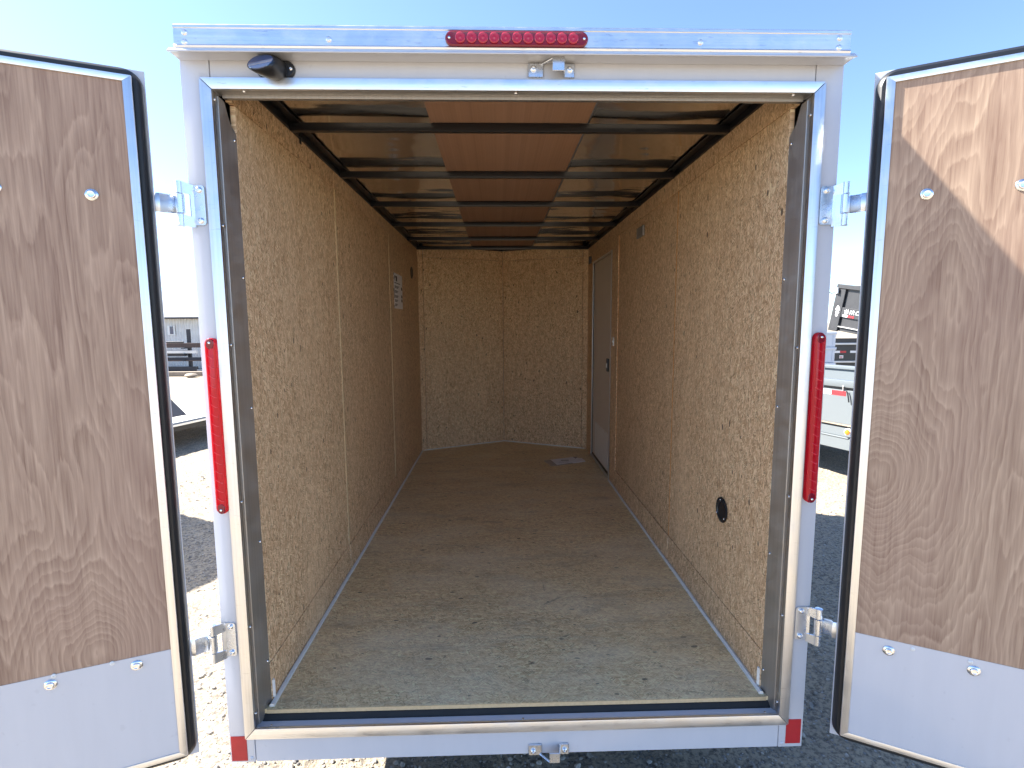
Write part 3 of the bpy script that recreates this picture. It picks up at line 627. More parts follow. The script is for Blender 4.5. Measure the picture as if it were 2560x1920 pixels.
# rear doors (thing > rear_door > pieces); door space: x from hinge edge outwards, inside face towards n
carriage = mesh('bolt', MB().lathe([(.0150, 0), (.0150, .0012), (.0128, .0035), (.0102, .0042), (.0095, .0082), (.0078, .0092), (.0060, .0090), (.0055, .0062), (.0006, .0060)], seg=20), M['bolt'])
kick_rv = mesh('rivet', MB().lathe([(.0062, 0), (.0060, .0012), (.004, .0030), (.002, .0034), (.0018, .002), (.0005, .002)], seg=12), M['white_plastic'])
def door(s):
    o, ang = DOORS[s]; n = 1.0 if s < 0 else -1.0; dz = -0.004 if s < 0 else 0.004; Wd = 0.905
    z0, z1 = 0.068+dz, 2.046+dz
    Y = lambda v: n*v
    d = put('rear_door', mesh('rear_door', MB().box((0, Y(0.0), z0), (Wd, Y(.0035), z1)), M['white'], (0, 0, 0), 0.0008), T, o-OX+Vector((0, 0, 0)), (0, 0, ang))
    d.location = Vector((o.x, o.y, 1.3697*(1-DK)))-OX; d.scale = (DK, DK, DK)
    core = MB().box((0.050, Y(.0037), z0+.046), (Wd-.05, Y(.036), z1-.046))
    lpart('core', core, M['black_steel'], d)
    # rubber seal: rounded bulb following the skin edge, rounded corners
    path = []; m_, rc = 0.0185, 0.03
    for cx_, cz_, a0 in ((Wd-m_-rc, z1-m_-rc, 0), (m_+rc, z1-m_-rc, 90), (m_+rc, z0+m_+rc, 180), (Wd-m_-rc, z0+m_+rc, 270)):
        for k in range(7):
            t = R(a0+90*k/6); path.append((cx_+rc*math.cos(t), cz_+rc*math.sin(t)))
    loops = []; np_ = len(path)
    for i in range(np_+1):
        x, z = path[i % np_]; px_, pz_ = path[(i-1) % np_]; qx, qz = path[(i+1) % np_]
        tx_, tz_ = qx-px_, qz-pz_; l = math.hypot(tx_, tz_); nx_, nz_ = tz_/l, -tx_/l     # outwards
        prof = [(.0155, .0037), (.0155, .012), (.012, .022), (.004, .0285), (-.006, .0285), (-.0125, .024), (-.0125, .0037)]
        loops.append([(x+nx_*a, Y(b), z+nz_*a) for a, b in prof])
    lpart('seal', MB().loft(loops, False, False), M['rubber'], d)
    # second thin lip
    lpart('seal_lip', MB().box((0.0325, Y(.0037), z0+.045), (0.0352, Y(.033), z1-.045)), M['black_plastic'], d)
    # aluminium inner frame, mitred
    fo, fi, y0, y1 = 0.0225, 0.0425, .0362, .0455
    def fr(a0, a1, b0, b1): return MB().hexa([(*a0[:1], Y(y1), a0[1]), (a1[0], Y(y1), a1[1]), (b1[0], Y(y1), b1[1]), (b0[0], Y(y1), b0[1]), (a0[0]*1, Y(y0), a0[1]), (a1[0], Y(y0), a1[1]), (b1[0], Y(y0), b1[1]), (b0[0], Y(y0), b0[1])])
    O = [(fo, z0+.0315), (Wd-fo, z0+.0315), (Wd-fo, z1-.0305), (fo, z1-.0305)]; Iq = [(fi, z0+.0485), (Wd-fi, z0+.0485), (Wd-fi, z1-.047), (fi, z1-.047)]
    for k in range(4):
        j = (k+1) % 4; lpart('door_trim', fr(O[k], O[j], Iq[k], Iq[j]), M['alu'] if k in (0, 2) else M['alu_v'], d, 0.0012, 2)
    # side of the frame going back to the skin, with its groove
    lpart('frame_side', MB().box((0.0370, Y(.0037), z0+.04), (0.0405, Y(.0360), z1-.04)).box((0.0405, Y(.030), z0+.04), (0.0500, Y(.0360), z1-.04)), M['alu_v'], d)
    zk = 0.4425+dz
    lpart('plywood_panel', MB().box((fi-.004, Y(.034), zk-.03), (Wd-fi+.004, Y(.0415), z1-.043)), M['ply_left'] if s < 0 else M['ply_right'], d)
    lpart('kick_plate', MB().box((fi-.0035, Y(.0415), z0+.044), (Wd-fi+.0035, Y(.0428), zk)), M['white'], d)
    rz = 0.0 if n > 0 else math.pi
    for u, z, f in ((0.1285, 1.706, .0415), (0.3195, 1.706, .0415), (0.1265, 0.4135, .0428), (0.320, 0.4120, .0428)):
        put('bolt', carriage, d, (u, Y(f), z), (0, random.uniform(0, 6), rz if n < 0 else math.pi) if False else (0, 0, math.pi if n > 0 else 0))
    for u in (0.182, 0.311, 0.44, 0.57): put('rivet', kick_rv, d, (u, Y(.0428), 0.4355), (0, 0, math.pi if n > 0 else 0))
    for z in (1.985, 1.20, 0.66, 0.13): put('screw', tsl, d, (0.0415, Y(.0362), z), (0, 0, R(90 if n < 0 else 90)))
door(-1); door(1)

# ---- fittings inside
# side entry door in the right wall
SY0, SY1, SZ0, SZ1 = 2.487, 3.20, 0.185, 1.903
sdoor = part('side_door', MB().box((XI+.004, SY0, SZ0), (XI+.03, SY1, SZ1)), M['grey_panel'], T, 0.001)
part('door_frame', MB().box((XI-.0065, SY1+.014, FZ), (XI+.02, SY1+.038, SZ1+.02)).box((XI-.0065, 2.447, FZ), (XI+.02, 2.478, SZ1+.02)).box((XI-.0065, 2.478, SZ1+.004), (XI+.02, SY1+.014, SZ1+.02)).box((XI-.010, 2.43, FZ), (XI+.02, 3.235, 0.172)), M['alu_v'], sdoor, 0.001)
part('door_seal', MB().box((XI-.003, SY1, SZ0), (XI+.02, SY1+.0135, SZ1+.003)).box((XI-.003, SY0, 0.173), (XI+.02, SY1, SZ0)), M['rubber'], sdoor)
part('kick_plate', MB().box((XI+.0018, 2.528, 0.20), (XI+.0039, 3.085, 0.497)), M['white_plastic'], sdoor)
srv = screw_mesh(0.0035, 0.002, M['bolt'], 'rivet', (-1, 0, 0))
for k in range(6): put('rivet', srv, sdoor, Vector((XI+.0018, 2.56+k*.099, 0.488))-OX)
lt = part('latch', MB().box((XI-.010, 2.528, 0.995), (XI+.0038, 2.585, 1.097)), M['black_plastic'], sdoor, 0.003, seg=2)
part('latch_lever', MB().box((XI-.017, 2.542, 1.025), (XI-.0102, 2.556, 1.062)), M['white_plastic'], sdoor, 0.002)
part('light_switch', MB().box((XI-.012, 2.325, 1.205), (XI-.0062, 2.368, 1.272)).box((XI-.018, 2.340, 1.228), (XI-.0121, 2.352, 1.250)), M['white_plastic'], T, 0.002, seg=2)
# small grey fitting high on the right wall
sv = [(XI-.0028, 1.586, 1.884), (XI-.0028, 1.728, 1.884), (XI-.0028, 1.728, 1.945), (XI-.0028, 1.586, 1.945)]
part('wall_vent', MB().prism(sv, (-.012, 0, 0)), M['grey_plate'], T, 0.005, seg=3)
# round black covers
rc_m = mesh('round_cover', MB().lathe([(.049, 0), (.049, .003), (.043, .006), (.034, .0065), (.031, .003), (.0006, .0028)], (-1, 0, 0), seg=36), M['black_plastic'])
rcv = pin('round_cover', rc_m, (XI-.005, 0.411, 0.648))
sx = screw_mesh(0.0035, 0.003, M['bolt'], 'screw', (-1, 0, 0))
for dy, dz_ in ((.005, .040), (.036, -.022), (-.032, -.024)): put('screw', sx, rcv, (-.0055, dy, dz_))
pin('round_cover', rc_m, (-XI+.008, 3.102, 1.821), (0, 0, math.pi)).scale = (1, 1.25, 1.05)
# printed notice stuck on the left wall (blocks of print too small to read)
nt_ = part('printed_notice', MB().box((-XI+.0081, 2.295, 1.491), (-XI+.0089, 2.625, 1.746)), M['paper'], T)
pr = MB()
def ink(y0, y1, z0, z1): pr.box((-XI+.0090, y0, z0), (-XI+.0094, y1, z1))
ink(2.325, 2.36, 1.712, 1.728); ink(2.325, 2.335, 1.690, 1.712); ink(2.372, 2.42, 1.690, 1.728); ink(2.32, 2.53, 1.674, 1.679)
for z, w in ((1.652, .17), (1.618, .13), (1.583, .14), (1.552, .12), (1.522, .10)):
    for k in range(3): ink(2.32, 2.32+w*(1-.12*k), z-k*.0065, z-k*.0065+.0035)
for z in (1.645, 1.585, 1.555): ink(2.575, 2.615, z-.01, z+.012)
for z0, z1 in ((1.73, 1.746), (1.70, 1.715), (1.565, 1.635), (1.495, 1.515)): ink(2.2955, 2.309, z0, z1)
part('print', pr, M['print'], nt_)
# two tiny screws and a scuff on the V front
for x, z in ((0.36, 0.72), (0.66, 0.715), (0.36, 0.34)): pin('screw', tsl, (x, vpt(x)-.001, z))

# papers in a clear sleeve on the floor
PK = thing('document_sleeve', 'clear sleeve of printed white papers lying on the floor by the side door', 'papers', (0.53, 3.0, FZ))
def sheet(pts, z, h): return MB().prism([(x, y, z) for x, y in pts], (0, 0, h))
ok = (0.53, 3.0, FZ)
part('sleeve', sheet([(0.345, 3.035), (0.40, 3.062), (0.655, 3.163), (0.713, 2.99), (0.448, 2.870), (0.395, 2.862)], FZ+.0006, .0012), M['sleeve'], PK, org=ok)
part('paper_sheet', sheet([(0.41, 3.066), (0.621, 3.148), (0.671, 3.0), (0.448, 2.888)], FZ+.0020, .0016), M['paper'], PK, org=ok)
part('booklet', sheet([(0.585, 2.955), (0.655, 3.11), (0.700, 3.09), (0.712, 2.985), (0.60, 2.93)], FZ+.0038, .003), M['paper'], PK, org=ok)
part('print', MB().box((0.50, 3.02, FZ+.0037), (0.57, 3.05, FZ+.0041)).box((0.47, 2.96, FZ+.0037), (0.56, 2.967, FZ+.0041)).box((0.48, 2.985, FZ+.0037), (0.57, 2.99, FZ+.0041)), M['grey_plate'], PK, org=ok)

# ================================================================== things beyond the left gap
M['galv'] = simple('weathered_galvanised', (0.66, 0.65, 0.63), 0.55, 0.25, var=0.25, vscale=3)
M['roof_galv'] = simple('bright_roof_iron', (0.70, 0.70, 0.69), 0.45, 0.1, var=0.1, vscale=2)
M['dark_pipe'] = simple('dark_steel', (0.035, 0.035, 0.042), 0.5, 0.3, var=0.3)
M['rust_pipe'] = simple('rusty_steel', (0.085, 0.060, 0.052), 0.7, 0.2, var=0.4)
M['wood'] = simple('weathered_timber', (0.30, 0.24, 0.18), 0.8, var=0.3, vscale=9)
def corrugated(x0, x1, p0, p1, pitch, depth, nrm):
    """sheet between bottom point p0=(y,z) and top point p1, corrugations across x"""
    n = int((x1-x0)/pitch*4); vs_, fs = [], []
    for k in range(n+1):
        x = x0+(x1-x0)*k/n; w = depth*math.sin(k*math.pi/2)
        for (y, z) in (p0, p1): vs_.append((x, y+nrm[0]*w, z+nrm[1]*w))
    for k in range(n): fs.append((2*k, 2*k+2, 2*k+3, 2*k+1))
    return MB().add(vs_, fs)
SH = (-14.0, 22.5, GZ)
shed = thing('metal_shed', 'low corrugated metal shed with a small blue window behind the pipe rack', 'shed', SH)
sh_wall = part('front_wall', corrugated(-19.5, -8.6, (20.5, GZ-.05), (20.5, 1.74), 0.115, 0.018, (1, 0)), M['galv'], shed, org=SH)
part('roof', corrugated(-19.8, -8.3, (20.15, 1.70), (24.5, 2.66), 0.20, 0.02, (-0.22, 0.97)), M['roof_galv'], shed, org=SH)
part('back_wall', MB().box((-19.5, 24.2, GZ), (-8.6, 24.25, 2.58)), M['galv'], shed, org=SH)
for x in (-19.5, -8.65): part('end_wall', MB().prism([(x, 20.5, GZ), (x, 20.5, 1.74), (x, 24.2, 2.58), (x, 24.2, GZ)], (.05, 0, 0)), M['galv'], shed, org=SH)
part('eave_trim', MB().box((-19.8, 20.10, 1.675), (-8.3, 20.14, 1.745)), M['dark_pipe'], shed, org=SH)
wf = part('window', MB().box((-13.66, 20.45, 1.01), (-13.36, 20.475, 1.39)), M['white_plastic'], shed, org=SH)
part('pane', MB().box((-13.56, 20.44, 1.05), (-13.42, 20.449, 1.37)), M['blue_glass'], wf, org=SH)
RK = (-11.6, 17.9, GZ)
rack = thing('pipe_rack', 'dark steel storage rack with an upright post in front of the shed', 'rack', RK)
for x in (-11.34, -13.6):
    part('post', MB().box((x-.05, 17.86, GZ), (x+.05, 17.96, 1.264)), M['dark_pipe'], rack, org=RK)
    for z in (0.60, 0.40, 0.16, -0.26): part('arm', MB().box((x-.04, 17.45, z-.03), (x+.04, 17.86, z)), M['dark_pipe'], rack, org=RK)
def pipe(name, lab, cat, x0, x1, y, z, r, mt, square=True):
    mb = MB().box((x0, y-r, z-r), (x1, y+r, z+r)) if square else MB().tube([(x0, y, z), (x1, y, z)], r, 10)
    c = ((x0+x1)/2, y, z-r); o = put(name, mesh(name, mb, mt, c), None, c); return tag(o, lab, cat, 'steel stock lying on the pipe rack')
pipe('steel_tube', 'rust brown square tube on the top arm of the pipe rack', 'tube', -15.2, -10.2, 17.72, 0.685, 0.082, M['rust_pipe'])
pipe('steel_tube', 'black tube lying on top of the rust brown tube', 'tube', -15.2, -11.42, 17.70, 0.80, 0.03, M['dark_pipe'], False)
pipe('steel_tube', 'pale bare metal tube on the second arm of the rack', 'tube', -15.0, -10.9, 17.60, 0.452, 0.048, M['galv'])
pipe('steel_channel', 'deep dark channel bar under the pale tube on the rack', 'bar', -15.1, -11.40, 17.76, 0.40, 0.105, M['dark_pipe'])
pipe('steel_tube', 'black tube on the third arm, lower half of the rack', 'tube', -15.0, -10.4, 17.66, 0.205, 0.045, M['dark_pipe'])
pipe('steel_tube', 'brown flat bar beneath the black tube on the third arm', 'tube', -15.0, -10.2, 17.56, 0.143, 0.022, M['rust_pipe'])
pipe('steel_beam', 'thick dark beam at the foot of the pipe rack', 'beam', -15.0, -10.95, 17.60, -0.17, 0.09, M['dark_pipe'])
bm_o = put('timber_beam', mesh('timber_beam', MB().box((-14.5, 16.95, GZ), (-9.9, 17.09, GZ+0.15)), M['wood'], (-12, 17, GZ), 0.01), None, (-12, 17, GZ)); tag(bm_o, 'long grey timber beam on the dirt below the rack', 'beam')
rk_o = put('rock', mesh('rock', MB().lathe([(.05, 0), (.17, .03), (.20, .08), (.14, .13), (.02, .15)], (0, 0, 1), (0, 0, 0), 9), M['wood']), None, (-10.6, 16.6, GZ-.02)); tag(rk_o, 'single flat stone on the dirt beside the timber beam', 'stone')
blk = put('concrete_block', mesh('concrete_block', MB().box((-.2, -.1, 0), (.2, .1, .2)), simple('concrete', (.36, .35, .33), .9, var=.2), bevel=.01), None, (-10.62, 17.45, GZ)); tag(blk, 'pale concrete block at the foot of the pipe rack', 'block')

# low flatbed trailer, deck edge towards us
FB = (-5.6, 6.7, GZ)
fbt = thing('flatbed_trailer', 'low flatbed trailer with a bright plank deck and black side rail', 'trailer', FB)
e = Vector((0.264, 0.964, 0)); q = Vector((-0.964, 0.264, 0)); P0 = Vector((-4.60, 6.17, 0.0))
def fpt(a, b, z): v = P0+e*a+q*b; return (v.x, v.y, z)
def fbox(a0, a1, b0, b1, z0, z1): return MB().hexa([fpt(a0, b0, z0), fpt(a1, b0, z0), fpt(a1, b1, z0), fpt(a0, b1, z0), fpt(a0, b0, z1), fpt(a1, b0, z1), fpt(a1, b1, z1), fpt(a0, b1, z1)])
M['deck'] = simple('bleached_deck_boards', (0.66, 0.63, 0.58), 0.55, var=0.12, vscale=8)
for k in range(9): part('deck_plank', fbox(-3.4, 1.75, .02+k*.205, .02+k*.205+.200, -.035, .0), M['deck'], fbt, org=FB)
part('side_rail', fbox(-3.45, 1.8, -.03, .015, -.115, -.012), M['black_steel'], fbt, org=FB)
part('side_rail', fbox(-3.45, 1.8, 1.87, 1.915, -.115, -.012), M['black_steel'], fbt, org=FB)
part('rub_rail', fbox(-3.45, 1.8, -.045, -.031, -.045, -.018), M['alu'], fbt, org=FB)
for a in (-3.4, -1.7, 0, 1.7): part('cross_member', fbox(a, a+.06, .02, 1.86, -.105, -.036), M['black_steel'], fbt, org=FB)
part('tongue', fbox(1.8, 3.2, .85, 1.05, -.12, -.03), M['black_steel'], fbt, org=FB)
for b in (-.0, 1.9):
    for a in (-1.6, -2.4):
        c = Vector(fpt(a, b+(.12 if b < 1 else -.12), GZ+.17))-Vector(FB)
        wh = put('wheel', mesh('wheel', MB().lathe([(.05, -.07), (.15, -.08), (.17, -.04), (.17, .04), (.15, .08), (.05, .07)], (-.964, .264, 0), seg=20), M['rubber']), fbt, c)
tb = MB().hexa([fpt(.45, .98, .002), fpt(1.35, .98, .002), fpt(1.35, 1.5, .002), fpt(.45, 1.5, .002), fpt(.8, 1.0, .30), fpt(1.2, 1.0, .30), fpt(1.2, 1.45, .30), fpt(.8, 1.45, .30)])
TBL = tuple(Vector(fpt(.9, 1.2, .001)))
tbo = thing('wheel_ramp', 'dark steel wedge standing on the far side of the flatbed deck', 'ramp', (-5.55, 7.05, 0.001))
wv_ = [(-5.95, 6.85), (-5.005, 6.46), (-4.86, 6.80), (-5.80, 7.19)]
part('body', MB().hexa([(-6.0, 6.72, .002), (-5.02, 6.32, .002), (-4.90, 6.62, .002), (-5.88, 7.02, .002), (-5.95, 6.72, .27), (-5.40, 6.50, .27), (-5.28, 6.80, .27), (-5.83, 7.02, .27)]), M['dark_pipe'], tbo, 0.006, org=(-5.55, 7.05, 0.001))

# neighbouring parked trailer, hidden behind the open left door; only its shadow reaches the gap
PT = (-5.6, 2.7, GZ)
pk = thing('parked_trailer', 'plain white box trailer parked beyond the open left door', 'trailer', PT, R(-27))
lpart('body', MB().box((-2.0, -2.4, .45), (0.98, 1.30, 2.38)), M['white'], pk, 0.02)
for x in (-1.9, .85):
    for y in (-.9, -.1): lpart('wheel', MB().lathe([(.1, -.1), (.32, -.1), (.34, -.06), (.34, .06), (.32, .1), (.1, .1)], (1, 0, 0), (x-.05, y, .34), 24), M['rubber'], pk)
# power lines with their poles
M['cable'] = simple('cable', (0.10, 0.10, 0.11), 0.6)
for px_, lab in ((-95.0, "tall wooden utility pole at the left end of the power lines"), (95.0, "tall wooden utility pole at the right end of the power lines")):
    po = thing("utility_pole", lab, 'pole', (px_, 60, GZ), 0, 'utility poles')
    lpart('post', MB().lathe([(.17, 0), (.12, 8.6)], (0, 0, 1), seg=10), M['wood'], po); lpart('cross_arm', MB().box((-.06, -.9, 7.6), (.06, .9, 7.75)), M['wood'], po)
for z, lab in ((8.0, 'upper thin power line crossing the sky above the shed roof'), (6.7, 'lower thin power line crossing the sky above the shed roof')):
    pts = [(-95+190*k/40, 60, z-1.9*(1-((k-20)/20)**2)+0.9*(1-k/40)) for k in range(41)]
    o = put('power_line', mesh('power_line', MB().tube(pts, 0.018, 5), M['cable']), None); tag(o, lab, 'cable', 'power lines')

# ================================================================== things beyond the right gap
M['grey_paint'] = simple('grey_trailer_paint', (0.125, 0.142, 0.152), 0.38, var=0.05, vscale=3, coat=0.2)
M['black_trailer'] = simple('dusty_black_paint', (0.030, 0.030, 0.032), 0.45, var=0.35, vscale=5)
GT = (3.6, 5.5, GZ)
gt = thing('dump_trailer', 'pale grey dump trailer with red and white tape along its side', 'trailer', GT)
G0 = Vector((3.62, 4.05, 0)); gu = Vector((0.33, -0.944, 0)); gn = Vector((0.944, 0.33, 0))
def gpt(a, b, z): v = G0+gu*a+gn*b; return (v.x, v.y, z)
def gbox(a0, a1, b0, b1, z0, z1, m_=None):
    return (m_ or MB()).hexa([gpt(a0, b0, z0), gpt(a1, b0, z0), gpt(a1, b1, z0), gpt(a0, b1, z0), gpt(a0, b0, z1), gpt(a1, b0, z1), gpt(a1, b1, z1), gpt(a0, b1, z1)])
L0 = -3.6
part('side_wall', gbox(L0, .28, 0, .05, .277, .645), M['grey_paint'], gt, .004, org=GT)
part('top_band', gbox(L0, .29, -.012, .06, .676, .752), M['grey_paint'], gt, .008, org=GT, seg=2)
part('groove', gbox(L0, .28, .022, .05, .6455, .6755), M['black_trailer'], gt, org=GT)
part('side_wall', gbox(L0, .28, 1.80, 1.85, .277, .70), M['grey_paint'], gt, .004, org=GT)
part('top_band', gbox(L0, .29, 1.77, 1.87, .702, .752), M['grey_paint'], gt, .008, org=GT, seg=2)
part('inner_rib', gbox(L0, .27, 1.76, 1.80, .46, .50), M['grey_paint'], gt, .004, org=GT)
part('bed_floor', gbox(L0, .28, .05, 1.80, .277, .30), M['grey_paint'], gt, org=GT)
part('front_wall', gbox(L0, L0+.05, .05, 1.80, .30, .75), M['grey_paint'], gt, org=GT)
part('frame_rail', gbox(L0, .158, .045, .12, .134, .235), M['grey_paint'], gt, .004, org=GT)
part('frame_rail', gbox(L0, .158, 1.7, 1.78, .02, .235), M['grey_paint'], gt, .004, org=GT)
part('frame_ledge', gbox(L0, .20, .010, .12, .120, .1335), M['grey_paint'], gt, .003, org=GT)
part('lower_skirt', gbox(L0, .26, .018, .09, -.005, .1195), M['grey_paint'], gt, .003, org=GT)
part('tail_bracket', gbox(.16, .26, .02, .10, .135, .19), M['grey_paint'], gt, .01, org=GT)
part('reflective_tape', gbox(-.30, -.0155, -.0025, -.0003, .585, .635), M['white_tape'], gt, org=GT); part('reflective_tape', gbox(-.0145, .152, -.0025, -.0003, .583, .633), M['red_tape'], gt, org=GT)
am = part('marker_light', MB().lathe([(.042, 0), (.042, .010), (.036, .016), (.0006, .017)], tuple(-gn), gpt(.178, .0438, .192), 20), M['white_plastic'], gt, org=GT)
part('amber_lens', MB().lathe([(.030, 0), (.028, .008), (.016, .013), (.0006, .014)], tuple(-gn), gpt(.178, .026, .192), 18), M['amber'], am, org=GT)
part('tie_hook', MB().tube([gpt(.118+.022*math.sin(t)*.8, -.03*math.sin(t), .64+.055*math.sin(t*.9)) for t in np.linspace(0, 2.6, 10)], .006, 6), M['white_plastic'], gt, org=GT)
part('hose', MB().tube([gpt(.17+.03*t, -.02, .64-.015*t-.075*t*t) for t in np.linspace(0, 1.15, 8)], .007, 6), M['rubber'], gt, org=GT)
for a in (-1.6, -2.4):
    put('wheel', mesh('wheel', MB().lathe([(.1, -.1), (.33, -.1), (.35, -.05), (.35, .05), (.33, .1), (.1, .1)], tuple(gn), seg=24), M['rubber']), gt, Vector(gpt(a, .35, GZ+.35))-Vector(GT))
part('jack_leg', gbox(.1, .16, .9, .96, GZ, .1), M['black_steel'], gt, org=GT)

# black trailer behind
BT = (8.2, 9.6, GZ)
bt = thing('utility_trailer', 'black trailer with red and white tape behind the grey dump trailer', 'trailer', BT)
def bpart(n_, a, b, mt, bev=.004): return part(n_, MB().box(a, b), mt, bt, bev, org=BT)
bpart('top_rail', (5.6, 9.0, .955), (10.6, 9.12, 1.045), M['black_trailer']); bpart('rail_ledge', (5.6, 8.97, .915), (10.6, 9.10, .9535), M['galv'])
bpart('side_panel', (5.6, 9.02, .585), (10.6, 9.07, .913), M['black_trailer']); bpart('lower_rail', (5.6, 8.98, .545), (10.6, 9.10, .5835), M['galv'])
bpart('chassis_beam', (5.6, 9.04, .20), (10.6, 9.12, .543), M['black_trailer']); bpart('deck', (5.6, 9.125, .85), (10.6, 10.6, .90), M['black_trailer'])
for k in range(4):
    x = 6.86+k*.31*1.15
    bpart('reflective_tape', (x, 9.0165, .745), (x+.14, 9.0195, .790), M['white_tape'], 0); bpart('reflective_tape', (x+.1405, 9.0165, .745), (x+.27 if k == 0 else x+.25, 9.0195, .788), M['red_tape'], 0)
lg = bpart('sticker', (6.995, 9.0165, .635), (7.075, 9.0195, .695), M['white_tape'], 0)
part('sticker_print', MB().box((7.0, 9.0135, .655), (7.06, 9.016, .672)).box((7.01, 9.0135, .640), (7.05, 9.016, .648)), M['red_tape'], lg, org=BT)
for x in (7.6, 8.5): part('wheel', MB().lathe([(.1, -.1), (.36, -.1), (.38, -.05), (.38, .05), (.36, .1), (.1, .1)], (0, 1, 0), (x, 9.25, GZ+.38), 24), M['rubber'], bt, org=BT)
bpart('stand', (6.0, 9.05, GZ), (6.1, 9.15, .2), M['black_steel']); bpart('stand', (10.3, 10.3, GZ), (10.4, 10.4, .85), M['black_steel'])

# pale plastic crates in a stack
M['crate'] = simple('pale_plastic', (0.62, 0.65, 0.70), 0.45, var=0.06)
cz_ = GZ
for k, (h_, lab) in enumerate(((.495, 'pale plastic crate at the bottom of the stack'), (.495, 'pale plastic crate second from the bottom of the stack'), (.29, 'pale plastic crate just below the top of the stack'), (.285, 'pale plastic crate on top of the stack'))):
    co = (5.98, 8.2, cz_); c = thing('plastic_crate', lab, 'crate', co, 0, 'stacked plastic crates')
    lpart('body', MB().box((-.245, -.20, .0), (.245, .20, h_-.004)), M['crate'], c, .008)
    lpart('rim', MB().box((-.262, -.217, h_-.05), (.262, -.2005, h_-.008)).box((.2455, -.2, h_-.05), (.262, .2, h_-.008)), M['crate'], c, .004)
    lpart('side_rib', MB().box((-.20, -.208, .03), (.06, -.2005, .04)).box((.055, -.208, .04), (.065, -.2005, h_-.06)).box((.19, -.208, .03), (.20, -.2005, h_-.06)), M['crate'], c)
    lpart('latch', MB().box((.2625, -.14, h_-.10), (.295, -.08, h_-.04)), M['crate'], c, .004)
    cz_ += h_

# tilted black dump bed with its lettering
DT = (7.6, 12.4, GZ)
dt = thing('tipped_trailer', 'black dump trailer with its tall bed tipped up and white lettering', 'trailer', DT)
H0 = Vector((8.167, 11.0, 2.296)); hu = Vector((0.33, -0.944, 0)); hn = Vector((0.944, 0.33, 0)); ta = R(10)
def hpt(a, b, c):       # a along the bed from its raised front, b depth, c down from the top edge
    v = H0+hu*(a*math.cos(ta)-c*math.sin(ta))+hn*b; v.z = H0.z-a*math.sin(ta)-c*math.cos(ta); return v
def hbox(a0, a1, b0, b1, c0, c1): return MB().hexa([hpt(a0, b0, c0), hpt(a1, b0, c0), hpt(a1, b1, c0), hpt(a0, b1, c0), hpt(a0, b0, c1), hpt(a1, b0, c1), hpt(a1, b1, c1), hpt(a0, b1, c1)])
def dp(n_, mb, mt, bev=0.004): return part(n_, mb, mt, dt, bev, org=DT)
LEN = 4.2
dp('top_rail', hbox(0, LEN, -.02, .06, 0, .10), M['black_trailer'], .01)
dp('bed_side', hbox(0.0, LEN, .05, .075, .10, 1.10), M['black_trailer'])
dp('front_post', hbox(0.0, .245, 0, .0495, .1005, 1.12), M['black_trailer'], .01)
for a in (.90, 1.75, 2.6, 3.4, 4.0): dp('side_post', hbox(a, a+.14, 0, .0495, .1005, 1.10), M['black_trailer'], .008)
dp('middle_band', hbox(.246, .8995, .004, .0495, .53, .76), M['black_trailer'], .006)
dp('middle_band', hbox(1.041, 3.9, .004, .0495, .53, .76), M['black_trailer'], .006)
dp('bed_ledge', hbox(.246, 4.1, -.005, .0495, .985, 1.0), M['galv'], .002)
dp('bed_front', hbox(.0, .05, .076, 1.95, .03, 1.10), M['black_trailer']); dp('bed_side', hbox(0, LEN, 1.95, 1.99, .0, 1.10), M['black_trailer'])
dp('bed_floor', hbox(0, LEN, .076, 1.949, 1.05, 1.10), M['black_trailer'])
dp('tarp_bar', MB().tube([hpt(.02, -.01, -.02), hpt(1.0, .0, -.035), hpt(LEN, 0, -.03)], .016, 8), M['alu'], 0)
dp('latch', MB().box(hpt(.00, -.05, .10), hpt(.10, -.03, .22)), M['white_plastic'], .004); dp('latch_arm', MB().tube([hpt(.05, -.03, .20), hpt(-.10, -.03, .24), hpt(-.16, -.03, .21)], .012, 6), M['black_steel'], 0)
dp('reflective_tape', hbox(.30, .425, -.0005, .0035, .70, .745), M['white_tape'], 0); dp('reflective_tape', hbox(.4255, .59, -.0005, .0035, .70, .745), M['red_tape'], 0)
dp('flame_decal', MB().prism([hpt(a, -.0005, c) for a, c in ((.13, .50), (.17, .53), (.205, .60), (.16, .625), (.20, .66), (.165, .70), (.185, .73), (.15, .77), (.11, .74), (.125, .70), (.10, .66), (.125, .62), (.085, .60))], tuple(-hn*.003)), M['white_tape'], 0)
dp('hole', MB().lathe([(.035, 0), (.035, .002), (.0006, .002)], tuple(-hn), tuple(hpt(.12, -.0002, 1.03)), 14), M['print'], 0)
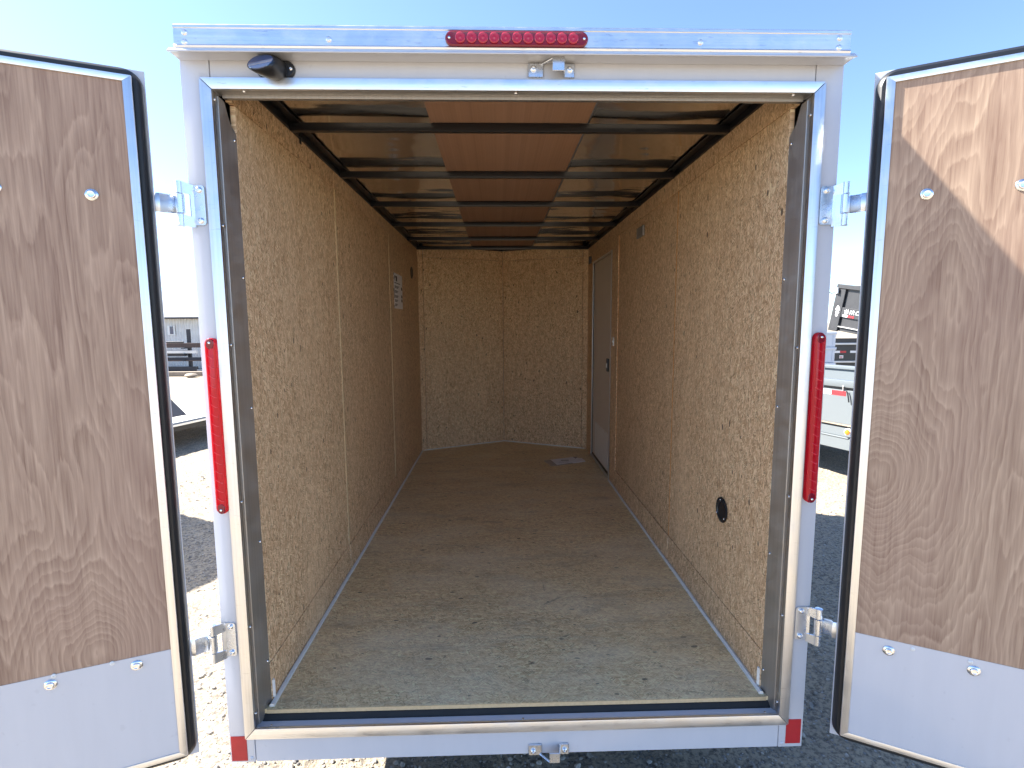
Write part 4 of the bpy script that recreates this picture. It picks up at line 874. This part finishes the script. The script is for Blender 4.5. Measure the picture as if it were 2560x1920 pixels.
# chassis
dp('chassis', MB().hexa([tuple(H0+hu*a+hn*b+Vector((0, 0, z-H0.z))) for a, b, z in ((-.2, .3, .1), (4.2, .3, .1), (4.2, 1.7, .1), (-.2, 1.7, .1), (-.2, .3, .30), (4.2, .3, .30), (4.2, 1.7, .30), (-.2, 1.7, .30))]), M['black_steel'])
dp('hoist', MB().tube([tuple(H0+hu*.8+hn*1+Vector((0, 0, .25-H0.z))), tuple(hpt(.5, 1.0, 1.08))], .07, 10), M['black_steel'], 0)
for a in (2.2, 3.1): dp('wheel', MB().lathe([(.1, -.1), (.36, -.1), (.38, -.05), (.38, .05), (.36, .1), (.1, .1)], tuple(hn), tuple(H0+hu*a+hn*.3+Vector((0, 0, GZ+.38-H0.z))), 24), M['rubber'], 0)
dp('jack_leg', MB().lathe([(.04, 0), (.04, .5)], (0, 0, 1), tuple(H0+hu*.0+hn*1+Vector((0, 0, GZ-H0.z))), 10), M['black_steel'], 0)
# lettering: a spiky head mark, then IRON, running on behind the open door
cv = bpy.data.curves.new('lettering', 'FONT'); cv.body = 'IRON'; cv.size = 0.135; cv.extrude = 0.0015; cv.shear = 0.2; cv.space_character = 1.22; cv.offset = 0.001
tmp = bpy.data.objects.new('lettering', cv); COL.objects.link(tmp)
me = bpy.data.meshes.new_from_object(tmp.evaluated_get(bpy.context.evaluated_depsgraph_get())); bpy.data.objects.remove(tmp); bpy.data.curves.remove(cv)
me.name = 'lettering'; me.materials.clear(); me.materials.append(M['white_tape'])
ax_ = (hpt(1, 0, 0)-hpt(0, 0, 0)).normalized(); az_ = (hpt(0, 0, 0)-hpt(0, 0, 1)).normalized(); ay_ = ax_.cross(az_)
mt_ = Matrix((ax_, az_, ax_.cross(az_))).transposed().to_4x4(); mt_.translation = hpt(.455, -.003, .665)-Vector(DT)
me.transform(mt_); put('lettering', me, dt)
dp('head_mark', MB().prism([hpt(a, -.001, c) for a, c in ((.32, .585), (.355, .60), (.365, .555), (.385, .595), (.42, .555), (.412, .60), (.45, .60), (.415, .63), (.44, .67), (.40, .65), (.385, .69), (.37, .65), (.335, .675), (.355, .63))], tuple(-hn*.003)), M['white_tape'], 0)
